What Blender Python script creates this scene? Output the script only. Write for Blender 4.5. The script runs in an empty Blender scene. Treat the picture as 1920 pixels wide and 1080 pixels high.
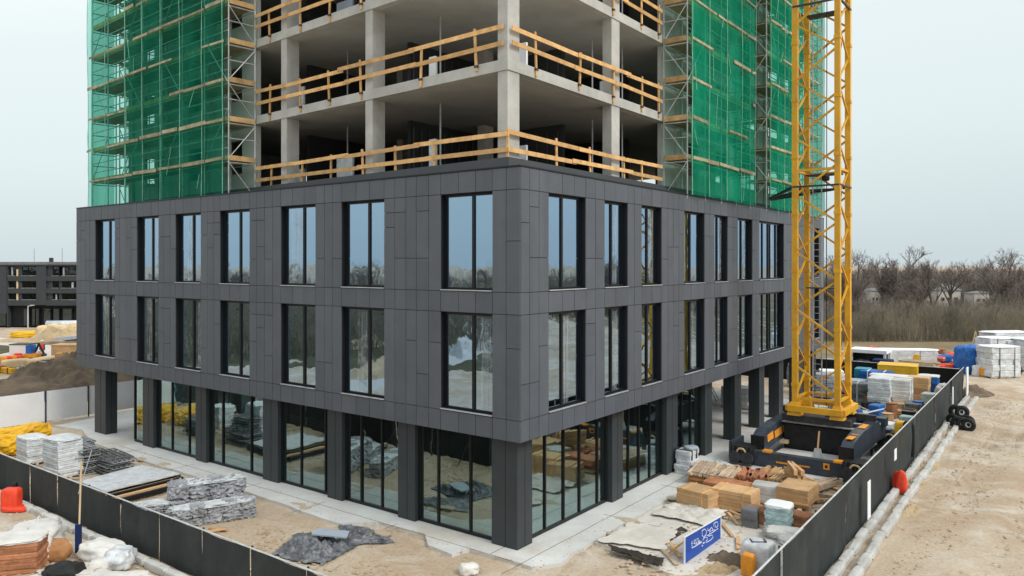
import bpy, math, random
import numpy as np
from mathutils import Vector as V, noise, Matrix
random.seed(7); R = random.Random(11)
S = bpy.context.scene
COL = S.collection
# ---------------------------------------------------------------- camera, sky, sun
F = 1429.0; CAMH = 8.95; HOR = 495.0
cam = bpy.data.objects.new('camera', bpy.data.cameras.new('camera')); COL.objects.link(cam)
cam.location = (0, 0, CAMH); cam.rotation_euler = (math.radians(90), 0, 0)
cam.data.sensor_width = 36; cam.data.lens = F/1920*36; cam.data.shift_y = -(540-HOR)/1920
cam.data.clip_end = 6000; cam.data.clip_start = 0.1
S.camera = cam
world = bpy.data.worlds.new('World'); S.world = world; world.use_nodes = True
nt = world.node_tree; nt.nodes.clear(); N = nt.nodes.new; LK = nt.links.new
SUN_EL, SUN_AZ = math.radians(42), math.radians(128)     # azimuth clockwise from +Y
sky = N('ShaderNodeTexSky'); sky.sky_type = 'NISHITA'; sky.sun_disc = False
sky.sun_elevation = SUN_EL; sky.sun_rotation = SUN_AZ; sky.dust_density = 4; sky.air_density = 1.0
hs = N('ShaderNodeHueSaturation'); hs.inputs['Saturation'].default_value = 0.35; LK(sky.outputs[0], hs.inputs['Color'])
tc = N('ShaderNodeTexCoord'); sp = N('ShaderNodeSeparateXYZ'); LK(tc.outputs['Generated'], sp.inputs[0])
mp = N('ShaderNodeMapping'); mp.inputs['Scale'].default_value = (1, 1, 3); LK(tc.outputs['Generated'], mp.inputs[0])
nz = N('ShaderNodeTexNoise'); nz.inputs['Scale'].default_value = 1.6; nz.inputs['Detail'].default_value = 4; nz.inputs['Roughness'].default_value = .45; LK(mp.outputs[0], nz.inputs['Vector'])
ad = N('ShaderNodeMath'); ad.operation = 'MULTIPLY_ADD'; ad.inputs[1].default_value = .12; LK(nz.outputs[0], ad.inputs[0]); LK(sp.outputs['Z'], ad.inputs[2])
rp = N('ShaderNodeValToRGB'); ax_ = N('ShaderNodeMath'); ax_.operation = 'MULTIPLY_ADD'; ax_.inputs[1].default_value = -.07; LK(sp.outputs['X'], ax_.inputs[0]); LK(ad.outputs[0], ax_.inputs[2]); LK(ax_.outputs[0], rp.inputs[0])
e = rp.color_ramp.elements; e[0].position = .03; e[0].color = (.545, .625, .655, 1); e[1].position = .55; e[1].color = (1.0, 1.05, 1.06, 1)
m_ = rp.color_ramp.elements.new(.22); m_.color = (.655, .745, .75, 1); m_ = rp.color_ramp.elements.new(.34); m_.color = (.70, .78, .785, 1)
ml = N('ShaderNodeMix'); ml.data_type = 'RGBA'; ml.blend_type = 'MULTIPLY'; ml.inputs[0].default_value = 1
LK(rp.outputs[0], ml.inputs[6]); ml.inputs[7].default_value = (10.2, 10.2, 10.2, 1)
mx = N('ShaderNodeMix'); mx.data_type = 'RGBA'; mx.inputs[0].default_value = .86; LK(hs.outputs[0], mx.inputs[6]); LK(ml.outputs[2], mx.inputs[7])
bg = N('ShaderNodeBackground'); bg.inputs[1].default_value = .1; LK(mx.outputs[2], bg.inputs[0])
wo = N('ShaderNodeOutputWorld'); LK(bg.outputs[0], wo.inputs[0])
sl = bpy.data.lights.new('sun', 'SUN'); sl.energy = 1.5; sl.angle = math.radians(20); sl.color = (1, .95, .88)
so = bpy.data.objects.new('sun', sl); COL.objects.link(so)
sd = V((math.sin(SUN_AZ)*math.cos(SUN_EL), math.cos(SUN_AZ)*math.cos(SUN_EL), math.sin(SUN_EL)))
so.rotation_euler = sd.to_track_quat('Z', 'Y').to_euler(); so.location = (40, -30, 60)
vs = S.view_settings; vs.view_transform = 'Standard'; vs.look = 'None'; vs.exposure = .32; vs.gamma = 1; vs.use_curve_mapping = False
S.cycles.max_bounces = 7; S.cycles.transparent_max_bounces = 24; S.cycles.glossy_bounces = 4; S.cycles.diffuse_bounces = 3
S.cycles.use_denoising = True

# ---------------------------------------------------------------- frames
C0 = V((.2414, 23.0, 0)); dL = V((-.799, .601, 0)); dR = V((.601, .799, 0)); UZ = V((0, 0, 1))
T0 = V((-.1423, 24.5, 0)); dT = V((-.7617, .6479, 0)); nT = V((-.6479, -.7617, 0))
def P(a, b, z=0): return C0 + dL*a + dR*b + UZ*z            # podium frame
def Q(a, b, z=0): return T0 + dT*a + dR*b + UZ*z            # tower frame
def G(u, v, z=0):                                          # a spot on the ground from its bearing and dip seen from the camera
    y = (CAMH-z)*F/(v-HOR); return V(((u-960)/F*y, y, z))

# ---------------------------------------------------------------- materials
MATS = {}
def mat(name, col, rough=.7, var=.12, scale=3.0, bump=.15, bscale=None, metal=0, spec=.3, col2=None, stretch=None, objvar=0, dirt=0, dirtcol=(.12, .09, .06), coat=0, dstretch=None):
    if name in MATS: return MATS[name]
    m = bpy.data.materials.new(name); m.use_nodes = True; t = m.node_tree; n = t.nodes.new; l = t.links.new
    b = t.nodes['Principled BSDF']; b.inputs['Roughness'].default_value = rough; b.inputs['Metallic'].default_value = metal
    b.inputs['Specular IOR Level'].default_value = spec
    g = n('ShaderNodeNewGeometry'); mpn = n('ShaderNodeMapping'); l(g.outputs['Position'], mpn.inputs[0])
    if stretch: mpn.inputs['Scale'].default_value = stretch
    z = n('ShaderNodeTexNoise'); z.inputs['Scale'].default_value = scale; z.inputs['Detail'].default_value = 7; z.inputs['Roughness'].default_value = .6; l(mpn.outputs[0], z.inputs['Vector'])
    r = n('ShaderNodeValToRGB'); l(z.outputs[0], r.inputs[0]); c2 = col2 or tuple(min(1, c*(1+var)) for c in col)
    c1 = col if col2 else tuple(c*(1-var) for c in col)
    r.color_ramp.elements[0].position = .32; r.color_ramp.elements[0].color = (*c1, 1); r.color_ramp.elements[1].position = .68; r.color_ramp.elements[1].color = (*c2, 1)
    out = r.outputs[0]
    if objvar:
        oi = n('ShaderNodeObjectInfo'); mr = n('ShaderNodeMapRange'); mr.inputs[3].default_value = 1-objvar; mr.inputs[4].default_value = 1+objvar; l(oi.outputs['Random'], mr.inputs[0])
        h = n('ShaderNodeHueSaturation'); l(out, h.inputs['Color']); l(mr.outputs[0], h.inputs['Value']); out = h.outputs[0]
    if dirt:
        z2 = n('ShaderNodeTexNoise'); z2.inputs['Scale'].default_value = scale*.45; z2.inputs['Detail'].default_value = 10; z2.inputs['Roughness'].default_value = .7; l(g.outputs['Position'], z2.inputs['Vector'])
        if dstretch: mp2 = n('ShaderNodeMapping'); mp2.inputs['Scale'].default_value = dstretch; l(g.outputs['Position'], mp2.inputs[0]); l(mp2.outputs[0], z2.inputs['Vector'])
        mr2 = n('ShaderNodeMapRange'); mr2.inputs[1].default_value = .5; mr2.inputs[2].default_value = .72; mr2.inputs[4].default_value = dirt; l(z2.outputs[0], mr2.inputs[0])
        x = n('ShaderNodeMix'); x.data_type = 'RGBA'; l(mr2.outputs[0], x.inputs[0]); l(out, x.inputs[6]); x.inputs[7].default_value = (*dirtcol, 1); out = x.outputs[2]
    l(out, b.inputs['Base Color'])
    if coat: b.inputs['Coat Weight'].default_value = coat
    if bump:
        z3 = n('ShaderNodeTexNoise'); z3.inputs['Scale'].default_value = bscale or scale*4; z3.inputs['Detail'].default_value = 6; l(mpn.outputs[0], z3.inputs['Vector'])
        bp = n('ShaderNodeBump'); bp.inputs['Strength'].default_value = bump; bp.inputs['Distance'].default_value = .05; l(z3.outputs[0], bp.inputs['Height']); l(bp.outputs[0], b.inputs['Normal'])
    MATS[name] = m; return m
def glass(name, refl, tint, fac, bump=.02):
    m = bpy.data.materials.new(name); m.use_nodes = True; t = m.node_tree; n = t.nodes.new; l = t.links.new; t.nodes.clear()
    o = n('ShaderNodeOutputMaterial'); gl = n('ShaderNodeBsdfGlossy'); gl.inputs['Color'].default_value = (*refl, 1); gl.inputs['Roughness'].default_value = .015
    tr = n('ShaderNodeBsdfTransparent'); tr.inputs['Color'].default_value = (*tint, 1)
    lw = n('ShaderNodeLayerWeight'); lw.inputs[0].default_value = .35
    mr = n('ShaderNodeMapRange'); mr.inputs[3].default_value = fac; mr.inputs[4].default_value = min(1, fac+.45); l(lw.outputs['Facing'], mr.inputs[0])
    x = n('ShaderNodeMixShader'); l(mr.outputs[0], x.inputs[0]); l(tr.outputs[0], x.inputs[1]); l(gl.outputs[0], x.inputs[2]); l(x.outputs[0], o.inputs[0])
    g = n('ShaderNodeNewGeometry'); z = n('ShaderNodeTexNoise'); z.inputs['Scale'].default_value = .9; z.inputs['Detail'].default_value = 2; l(g.outputs['Position'], z.inputs['Vector'])
    bp = n('ShaderNodeBump'); bp.inputs['Strength'].default_value = bump; bp.inputs['Distance'].default_value = 1; l(z.outputs[0], bp.inputs['Height']); l(bp.outputs[0], gl.inputs['Normal'])
    return m
def netmat(name, col, col2, opac):
    m = bpy.data.materials.new(name); m.use_nodes = True; t = m.node_tree; n = t.nodes.new; l = t.links.new; t.nodes.clear()
    o = n('ShaderNodeOutputMaterial'); d = n('ShaderNodeBsdfDiffuse'); tl = n('ShaderNodeBsdfTranslucent'); tr = n('ShaderNodeBsdfTransparent')
    tr.inputs[0].default_value = (.55, .93, .82, 1)
    g = n('ShaderNodeNewGeometry'); mpn = n('ShaderNodeMapping'); mpn.inputs['Scale'].default_value = (1, 1, .35); l(g.outputs['Position'], mpn.inputs[0])
    z = n('ShaderNodeTexNoise'); z.inputs['Scale'].default_value = .9; z.inputs['Detail'].default_value = 6; l(mpn.outputs[0], z.inputs['Vector'])
    r = n('ShaderNodeValToRGB'); l(z.outputs[0], r.inputs[0]); r.color_ramp.elements[0].position = .35; r.color_ramp.elements[0].color = (*col, 1); r.color_ramp.elements[1].position = .65; r.color_ramp.elements[1].color = (*col2, 1)
    l(r.outputs[0], d.inputs[0]); l(r.outputs[0], tl.inputs[0])
    x1 = n('ShaderNodeMixShader'); x1.inputs[0].default_value = .35; l(d.outputs[0], x1.inputs[1]); l(tl.outputs[0], x1.inputs[2])
    mr = n('ShaderNodeMapRange'); mr.inputs[1].default_value = .3; mr.inputs[2].default_value = .7; mr.inputs[3].default_value = opac-.14; mr.inputs[4].default_value = opac+.12
    z4 = n('ShaderNodeTexNoise'); z4.inputs['Scale'].default_value = .5; z4.inputs['Detail'].default_value = 4; l(mpn.outputs[0], z4.inputs['Vector']); l(z4.outputs[0], mr.inputs[0])
    x2 = n('ShaderNodeMixShader'); l(mr.outputs[0], x2.inputs[0]); l(tr.outputs[0], x2.inputs[1]); l(x1.outputs[0], x2.inputs[2]); l(x2.outputs[0], o.inputs[0])
    z3 = n('ShaderNodeTexNoise'); z3.inputs['Scale'].default_value = 2.2; z3.inputs['Detail'].default_value = 5; l(mpn.outputs[0], z3.inputs['Vector'])
    bp = n('ShaderNodeBump'); bp.inputs['Strength'].default_value = .5; bp.inputs['Distance'].default_value = .2; l(z3.outputs[0], bp.inputs['Height']); l(bp.outputs[0], d.inputs['Normal'])
    return m
M = dict(
 clad=mat('cladding_metal', (.086, .097, .116), .48, .08, 1.2, .08, 2.2, .0, .4, objvar=.085, dstretch=(1.6, 1.6, .18), dirt=.5, dirtcol=(.125, .135, .15)),
 cladw=mat('column_cladding', (.036, .043, .047), .5, .1, 1.5, .05, 3, 0, .4, dirt=.3, dirtcol=(.055, .06, .064)),
 black=mat('black_reveal', (.008, .009, .011), .6, .2, 3, 0),
 frame=mat('window_frame_black', (.012, .013, .015), .35, .1, 3, 0),
 sill=mat('metal_sill', (.5, .51, .53), .35, .1, 3, 0, metal=.4),
 conc=mat('raw_concrete', (.46, .455, .43), .85, .16, .9, .3, 7, dirt=.45, dirtcol=(.25, .24, .22)),
 concd=mat('soffit_concrete', (.44, .44, .42), .9, .14, .5, .25, 4, dirt=.4, dirtcol=(.34, .34, .32)),
 pave=mat('paving_concrete', (.58, .585, .57), .85, .1, .6, .35, 8, dirt=.85, dirtcol=(.44, .38, .30)),
 wood=mat('raw_timber', (.66, .40, .17), .7, .22, 3, .2, objvar=.2, dirt=.5, dirtcol=(.36, .17, .07)),
 wood2=mat('pale_timber', (.55, .42, .30), .8, .25, 3, .2, objvar=.25, dirt=.4, dirtcol=(.3, .2, .13)),
 deck=mat('scaffold_boards', (.33, .26, .17), .85, .25, 2, .2, objvar=.2),
 toe=mat('toe_board', (.5, .33, .15), .8, .3, 2.5, .2, objvar=.25),
 steel=mat('galvanised_tube', (.46, .48, .49), .45, .25, 3, .05, metal=.35, objvar=.15),
 dsteel=mat('dark_steel', (.05, .05, .055), .5, .3, 3, .1, metal=.3),
 crane=mat('crane_yellow', (.72, .37, .02), .4, .12, 1.6, .08, 9, 0, .45, objvar=.08, dirt=.7, dirtcol=(.36, .17, .04)),
 cdark=mat('chassis_blue_grey', (.035, .05, .072), .42, .3, 1.6, .12, 6, .1, .45, dirt=.6, dirtcol=(.16, .14, .12)),
 orange=mat('orange_paint', (.82, .32, .03), .5, .2, 3, .1, dirt=.5, dirtcol=(.35, .2, .1)),
 yellow=mat('yellow_wrap', (.75, .43, .02), .5, .15, 2, .3, dirt=.35, dirtcol=(.4, .2, .03)),
 red=mat('red_plastic', (.78, .07, .03), .45, .15, 3, .2),
 blue=mat('blue_tarp', (.015, .12, .42), .5, .25, 2, .5, dirt=.3, dirtcol=(.1, .2, .4)),
 sign=mat('sign_blue', (.008, .075, .42), .4, .08, 2, .03),
 navy=mat('navy_cloth', (.008, .022, .09), .8, .2, 4, .3),
 teal=mat('teal_plastic', (.02, .25, .35), .5, .25, 3, .2),
 white=mat('white_board', (.82, .84, .86), .55, .05, 1, .12, dirt=.2, dirtcol=(.62, .62, .62)),
 wrap=mat('white_plastic_wrap', (.62, .65, .67), .35, .2, 3, .8, 6, 0, .5, dirt=.5, dirtcol=(.33, .34, .36)),
 grey=mat('grey_stone', (.32, .33, .35), .85, .35, 2.5, .9, 7, dirt=.6, dirtcol=(.1, .1, .11)),
 greyd=mat('dark_mesh', (.16, .17, .17), .7, .5, 4, .8, 12, objvar=.2),
 mint=mat('mint_wrap', (.36, .5, .5), .4, .25, 4, .5),
 brick=mat('red_brick', (.4, .17, .085), .85, .3, 4, .4, objvar=.25, dirt=.4, dirtcol=(.2, .1, .06)),
 tan=mat('tan_board', (.58, .37, .19), .85, .16, 2, .25, objvar=.15, dirt=.45, dirtcol=(.38, .2, .1)),
 tan2=mat('tan_concrete', (.62, .48, .28), .8, .15, 1, .2, dirt=.3, dirtcol=(.4, .3, .2)),
 fence=mat('fence_screen', (.023, .029, .030), .7, .25, 1.2, .35, 5, dirt=.5, dirtcol=(.075, .08, .076), stretch=(1, 1, .3)),
 fencet=mat('fence_rail', (.5, .52, .52), .5, .2, 3, .1),
 kerb=mat('kerb_concrete', (.5, .5, .48), .9, .2, 1.2, .5, 6, dirt=.6, dirtcol=(.33, .28, .2)),
 soil=mat('dark_soil', (.10, .075, .055), .95, .4, .8, 1.0, 5, col2=(.21, .16, .115)),
 sand=mat('sand_pile', (.42, .32, .2), .95, .2, .8, 1.0, 5),
 bag=mat('woven_bag', (.68, .67, .64), .75, .12, 1.6, .7, 5, dirt=.5, dirtcol=(.42, .36, .3)),
 bagb=mat('brown_bag', (.42, .21, .09), .8, .25, 2, .8, 5),
 plast=mat('dark_plastic_sheet', (.03, .036, .045), .35, .5, 3.5, .9, 7, 0, .5, col2=(.2, .21, .23), dirt=.7, dirtcol=(.42, .42, .42)),
 sheetb=mat('blue_grey_sheet', (.34, .4, .47), .5, .1, 1.4, .2),
 tex=mat('pale_geotextile', (.6, .57, .52), .9, .12, .8, .6, 4, dirt=.5, dirtcol=(.45, .38, .3)),
 pit=mat('wet_pit_mud', (.05, .042, .035), .8, .4, 3, .8),
 rubber=mat('black_rubber', (.015, .015, .016), .6, .3, 4, .3),
 bark=mat('bare_bark', (.085, .072, .062), .95, .3, .4, 0, col2=(.15, .125, .105)),
 twig=mat('bare_twigs', (.14, .115, .105), .95, .3, .08, 0, col2=(.235, .2, .18)),
 brush=mat('brushwood', (.075, .068, .045), .95, .3, .22, 0, col2=(.24, .205, .145), dirt=.5, dirtcol=(.3, .27, .21)),
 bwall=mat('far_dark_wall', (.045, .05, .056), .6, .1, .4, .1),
 plaster=mat('pale_plaster', (.46, .44, .40), .9, .1, 1, .1),
 roof=mat('roof_slate', (.16, .16, .17), .8, .2, 1, .2),
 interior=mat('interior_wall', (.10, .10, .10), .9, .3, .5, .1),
 curtain=mat('protective_film', (.55, .62, .7), .5, .25, 3, .6, stretch=(3, 3, .2)),
 grass=mat('dry_grass', (.15, .12, .065), .95, .3, .25, .8, 4, col2=(.26, .2, .12), dirt=.5, dirtcol=(.27, .22, .15)),
 grassg=mat('green_grass', (.05, .055, .025), .95, .3, .3, .8, 4, col2=(.1, .085, .045), dirt=.6, dirtcol=(.22, .18, .13)),
 road=mat('pale_road', (.52, .49, .44), .9, .08, .2, .3, 3, dirt=.4, dirtcol=(.4, .34, .27)),
)
GU = glass('upper_glass', (.44, .60, .76), (.4, .45, .47), .68, .006)
GG = glass('ground_glass', (.62, .74, .74), (.72, .82, .8), .26, .008)
GF = glass('far_glass', (.14, .17, .18), (.2, .2, .2), .5)
def filmmat():
    m = glass('streak_film', (.8, .85, .9), (.95, .97, .98), .04, .1); t = m.node_tree; n = t.nodes.new; l = t.links.new
    o = [x for x in t.nodes if x.type == 'OUTPUT_MATERIAL'][0]; src = o.inputs[0].links[0].from_socket
    d = n('ShaderNodeBsdfDiffuse'); d.inputs[0].default_value = (.6, .68, .74, 1); x = n('ShaderNodeMixShader')  # pale diffuse streaks imitate reflections on the glass
    g = n('ShaderNodeNewGeometry'); mp = n('ShaderNodeMapping'); mp.inputs['Scale'].default_value = (14, 14, .12); l(g.outputs['Position'], mp.inputs[0])
    z = n('ShaderNodeTexNoise'); z.inputs['Scale'].default_value = 1.0; z.inputs['Detail'].default_value = 4; l(mp.outputs[0], z.inputs['Vector'])
    mr = n('ShaderNodeMapRange'); mr.inputs[1].default_value = .42; mr.inputs[2].default_value = .7; mr.inputs[3].default_value = .0; mr.inputs[4].default_value = .2; l(z.outputs[0], mr.inputs[0])
    l(mr.outputs[0], x.inputs[0]); l(src, x.inputs[1]); l(d.outputs[0], x.inputs[2]); l(x.outputs[0], o.inputs[0]); return m
FILM = filmmat()
NETL = netmat('green_net_shaded', (.0, .17, .10), (.01, .29, .18), .47)  # same net in a darker green, its shade put into the colour
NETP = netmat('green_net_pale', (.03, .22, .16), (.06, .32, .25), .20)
NETR = netmat('green_net_lit', (.0, .29, .16), (.015, .45, .26), .55)  # same net in a brighter green, its lit side put into the colour

# ---------------------------------------------------------------- mesh helpers
class MB:
    def __init__(s): s.v = []; s.f = []
    def quadbox(s, p):                                     # 8 points: bottom ring 4, top ring 4
        k = len(s.v); s.v += [V(q) for q in p]
        s.f += [(k, k+3, k+2, k+1), (k+4, k+5, k+6, k+7), (k, k+1, k+5, k+4), (k+1, k+2, k+6, k+5), (k+2, k+3, k+7, k+6), (k+3, k, k+4, k+7)]
        return s
    def box(s, o, x, y, z):
        return s.quadbox([o, o+x, o+x+y, o+y, o+z, o+x+z, o+x+y+z, o+y+z])
    def cb(s, c, sx, sy, sz, ang=0, tilt=0):               # centred on c (bottom), turned by ang
        ex = V((math.cos(ang), math.sin(ang), 0)); ey = V((-math.sin(ang), math.cos(ang), 0)); ez = V((0, 0, 1))
        if tilt: ex = (ex*math.cos(tilt)+UZ*math.sin(tilt)); ez = ex.cross(ey)*1
        return s.box(V(c)-ex*sx/2-ey*sy/2, ex*sx, ey*sy, ez*sz)
    def tube(s, p, q, r, n=6, r2=None, cap=True):
        p = V(p); q = V(q); d = (q-p); r2 = r if r2 is None else r2
        if d.length < 1e-6: return s
        d.normalize(); a = d.cross(UZ if abs(d.z) < .9 else V((1, 0, 0))).normalized(); b = d.cross(a); k = len(s.v)
        for c, rr in ((p, r), (q, r2)):
            for i in range(n):
                t = 2*math.pi*i/n; s.v.append(c+a*rr*math.cos(t)+b*rr*math.sin(t))
        for i in range(n): s.f.append((k+i, k+(i+1) % n, k+n+(i+1) % n, k+n+i))
        if cap: s.f.append(tuple(range(k+n-1, k-1, -1))); s.f.append(tuple(range(k+n, k+2*n)))
        return s
    def bar(s, p, q, w, h=None):                           # square bar
        p = V(p); q = V(q); h = h or w; d = (q-p).normalized(); a = d.cross(UZ if abs(d.z) < .95 else V((.6, .8, 0))).normalized(); b = a.cross(d)
        return s.box(p-a*w/2-b*h/2, a*w, b*h, q-p)
    def torus(s, c, ax, R_, r, n=14, k=7):
        ax = V(ax).normalized(); a = ax.cross(UZ if abs(ax.z) < .9 else V((1, 0, 0))).normalized(); b = ax.cross(a); k0 = len(s.v)
        for i in range(n):
            t = 2*math.pi*i/n; e = a*math.cos(t)+b*math.sin(t)
            for j in range(k):
                w = 2*math.pi*j/k; s.v.append(V(c)+e*(R_+r*math.cos(w))+ax*r*math.sin(w))
        for i in range(n):
            for j in range(k): s.f.append((k0+i*k+j, k0+((i+1) % n)*k+j, k0+((i+1) % n)*k+(j+1) % k, k0+i*k+(j+1) % k))
        return s
    def blob(s, c, sx, sy, sz, ang=0, n=7, sq=3.2, amp=.08, fr=1.6, seed=0, flat=True):
        c = V(c); k = len(s.v); ids = {}
        ca, sa = math.cos(ang), math.sin(ang)
        def vid(i, j, l):
            key = (i, j, l)
            if key in ids: return ids[key]
            x, y, z = 2*i/n-1, 2*j/n-1, 2*l/n-1
            d = V((x, y, z)); L = (abs(x)**sq+abs(y)**sq+abs(z)**sq)**(1/sq); d = d/L
            nn = noise.noise(d*fr+V((seed*3.1, seed*1.7, seed)))*amp + noise.noise(d*fr*2.7+V((seed, 9, seed*2)))*amp*.5
            d = d*(1+nn)
            if flat and d.z < -.75: d.z = -.75-(d.z+.75)*.1
            q = V((d.x*sx/2, d.y*sy/2, (d.z+.78)/1.78*sz))
            s.v.append(c+V((q.x*ca-q.y*sa, q.x*sa+q.y*ca, q.z))); ids[key] = len(s.v)-1; return ids[key]
        for i in range(n):
            for j in range(n):
                s.f += [(vid(i, j, 0), vid(i, j+1, 0), vid(i+1, j+1, 0), vid(i+1, j, 0)), (vid(i, j, n), vid(i+1, j, n), vid(i+1, j+1, n), vid(i, j+1, n)),
                        (vid(i, 0, j), vid(i+1, 0, j), vid(i+1, 0, j+1), vid(i, 0, j+1)), (vid(i, n, j), vid(i, n, j+1), vid(i+1, n, j+1), vid(i+1, n, j)),
                        (vid(0, i, j), vid(0, i, j+1), vid(0, i+1, j+1), vid(0, i+1, j)), (vid(n, i, j), vid(n, i+1, j), vid(n, i+1, j+1), vid(n, i, j+1))]
        return s
    def sheet(s, fn, nu, nv):
        k = len(s.v)
        for i in range(nu+1):
            for j in range(nv+1): s.v.append(V(fn(i/nu, j/nv)))
        for i in range(nu):
            for j in range(nv): s.f.append((k+i*(nv+1)+j, k+(i+1)*(nv+1)+j, k+(i+1)*(nv+1)+j+1, k+i*(nv+1)+j+1))
        return s
    def poly(s, pts, z0, z1, jit=0, sub=.6, rr=None):
        out = []; m = len(pts)
        for i in range(m):
            p, q = V(pts[i]), V(pts[(i+1) % m]); L = (q-p).length; c = max(1, int(L/sub)) if jit else 1
            for t in range(c):
                x = p.lerp(q, t/c)
                if jit: x = x+V((noise.noise(x*1.3)*jit, noise.noise(x*1.3+V((7, 3, 0)))*jit, 0))
                out.append(x)
        k = len(s.v); n = len(out)
        s.v += [V((p.x, p.y, z0)) for p in out]+[V((p.x, p.y, z1)) for p in out]
        s.f.append(tuple(range(k+n, k+2*n)))
        for i in range(n): s.f.append((k+i, k+(i+1) % n, k+n+(i+1) % n, k+n+i))
        return s
    def build(s, name, m, parent=None, smooth=False, **kw):
        me = bpy.data.meshes.new(name)
        zmin = min(v.z for v in s.v); xs = [v.x for v in s.v]; ys = [v.y for v in s.v]
        o0 = V(((min(xs)+max(xs))/2, (min(ys)+max(ys))/2, zmin))
        me.from_pydata([tuple(v-o0) for v in s.v], [], s.f); me.materials.append(m if not isinstance(m, str) else M[m])
        if smooth: me.shade_smooth()
        o = bpy.data.objects.new(name, me); COL.objects.link(o)
        if parent is not None: o.parent = parent; o.location = o0-WL[parent.name]
        else: o.location = o0
        WL[o.name] = o0
        for k_, v_ in kw.items(): o[k_] = v_
        return o
WL = {}
def thing(name, label, cat, loc, group=None):
    o = bpy.data.objects.new(name, None); COL.objects.link(o); o.empty_display_size = .3; o.location = loc; WL[o.name] = V(loc)
    o['label'] = label; o['category'] = cat
    if group: o['group'] = group
    return o
def top(o, label, cat, group=None):
    o['label'] = label; o['category'] = cat
    if group: o['group'] = group
    return o
def bulkmesh(name, verts, faces, m, **kw):
    me = bpy.data.meshes.new(name); nv = len(verts); nf = len(faces); k = faces.shape[1]
    me.vertices.add(nv); me.vertices.foreach_set('co', verts.astype(np.float32).ravel())
    me.loops.add(nf*k); me.loops.foreach_set('vertex_index', faces.astype(np.int32).ravel())
    me.polygons.add(nf); me.polygons.foreach_set('loop_start', np.arange(0, nf*k, k, dtype=np.int32))
    me.update(calc_edges=True); me.materials.append(m)
    o = bpy.data.objects.new(name, me); COL.objects.link(o)
    for k_, v_ in kw.items(): o[k_] = v_
    return o
A_R = math.atan2(dR.y, dR.x)       # heading of the right facade
A_L = math.atan2(dL.y, dL.x)

# ---------------------------------------------------------------- ground
def ground_material():
    m = bpy.data.materials.new('sandy_ground'); m.use_nodes = True; t = m.node_tree; n = t.nodes.new; l = t.links.new
    b = t.nodes['Principled BSDF']; b.inputs['Roughness'].default_value = .92; b.inputs['Specular IOR Level'].default_value = .2
    g = n('ShaderNodeNewGeometry')
    def nz(sc, det=8, ro=.6, mp=None, dist=0):
        z = n('ShaderNodeTexNoise'); z.inputs['Scale'].default_value = sc; z.inputs['Detail'].default_value = det; z.inputs['Roughness'].default_value = ro; z.inputs['Distortion'].default_value = dist
        l(mp.outputs[0] if mp else g.outputs['Position'], z.inputs['Vector']); return z
    def ramp(src, p0, p1, c0, c1):
        r = n('ShaderNodeValToRGB'); l(src, r.inputs[0]); r.color_ramp.elements[0].position = p0; r.color_ramp.elements[0].color = c0; r.color_ramp.elements[1].position = p1; r.color_ramp.elements[1].color = c1; return r
    def mix(f_, a, c, ty='MIX'):
        x = n('ShaderNodeMix'); x.data_type = 'RGBA'; x.blend_type = ty
        l(f_, x.inputs[0]); l(a, x.inputs[6])
        if isinstance(c, tuple): x.inputs[7].default_value = c
        else: l(c, x.inputs[7])
        return x
    W = (1, 1, 1, 1); K = (0, 0, 0, 1)
    big = ramp(nz(.13, 9, .62, None, .6).outputs[0], .36, .64, (.43, .32, .22, 1), (.52, .43, .325, 1))
    rot = n('ShaderNodeVectorRotate'); rot.rotation_type = 'Z_AXIS'; rot.inputs['Angle'].default_value = -A_R; l(g.outputs['Position'], rot.inputs['Vector'])
    mp = n('ShaderNodeMapping'); mp.inputs['Scale'].default_value = (.09, 1, 1); l(rot.outputs[0], mp.inputs[0])
    tracks = ramp(nz(1.1, 8, .62, mp, .5).outputs[0], .42, .62, K, W)
    tm = ramp(nz(.06, 3).outputs[0], .42, .6, K, W)
    trk = n('ShaderNodeMath'); trk.operation = 'MULTIPLY'; l(tracks.outputs[0], trk.inputs[0]); l(tm.outputs[0], trk.inputs[1])
    sx_ = n('ShaderNodeSeparateXYZ'); l(rot.outputs[0], sx_.inputs[0]); mk_ = n('ShaderNodeMapRange'); mk_.inputs[1].default_value = 6.5; mk_.inputs[2].default_value = 4.5; l(sx_.outputs['Y'], mk_.inputs[0])
    trm = n('ShaderNodeMath'); trm.operation = 'MULTIPLY'; l(trk.outputs[0], trm.inputs[0]); l(mk_.outputs[0], trm.inputs[1]); trk = trm
    c1 = mix(trk.outputs[0], big.outputs[0], (.29, .21, .145, 1))
    pale = ramp(nz(.35, 10, .68, None, 1.2).outputs[0],   .47, .64, K, (.85, .85, .85, 1))
    c2 = mix(pale.outputs[0], c1.outputs[2], (.60, .54, .455, 1))
    wet = ramp(nz(.45, 10, .72, None, 2.5).outputs[0], .57, .70, K, (.75, .75, .75, 1))
    c3 = mix(wet.outputs[0], c2.outputs[2], (.27, .19, .125, 1))
    gr = nz(9, 8, .75); rg = ramp(gr.outputs[0], .3, .7, (.80, .80, .80, 1), (1.14, 1.14, 1.14, 1))
    one = n('ShaderNodeValue'); one.outputs[0].default_value = 1
    c4 = mix(one.outputs[0], c3.outputs[2], rg.outputs[0], 'MULTIPLY'); l(c4.outputs[2], b.inputs['Base Color'])
    h1 = n('ShaderNodeMath'); h1.operation = 'MULTIPLY_ADD'; h1.inputs[1].default_value = .5; l(trk.outputs[0], h1.inputs[0]); l(nz(5, 10, .7).outputs[0], h1.inputs[2])
    bp = n('ShaderNodeBump'); bp.inputs['Strength'].default_value = .5; bp.inputs['Distance'].default_value = .10; l(h1.outputs[0], bp.inputs['Height']); l(bp.outputs[0], b.inputs['Normal'])
    return m
SAND = ground_material()
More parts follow.
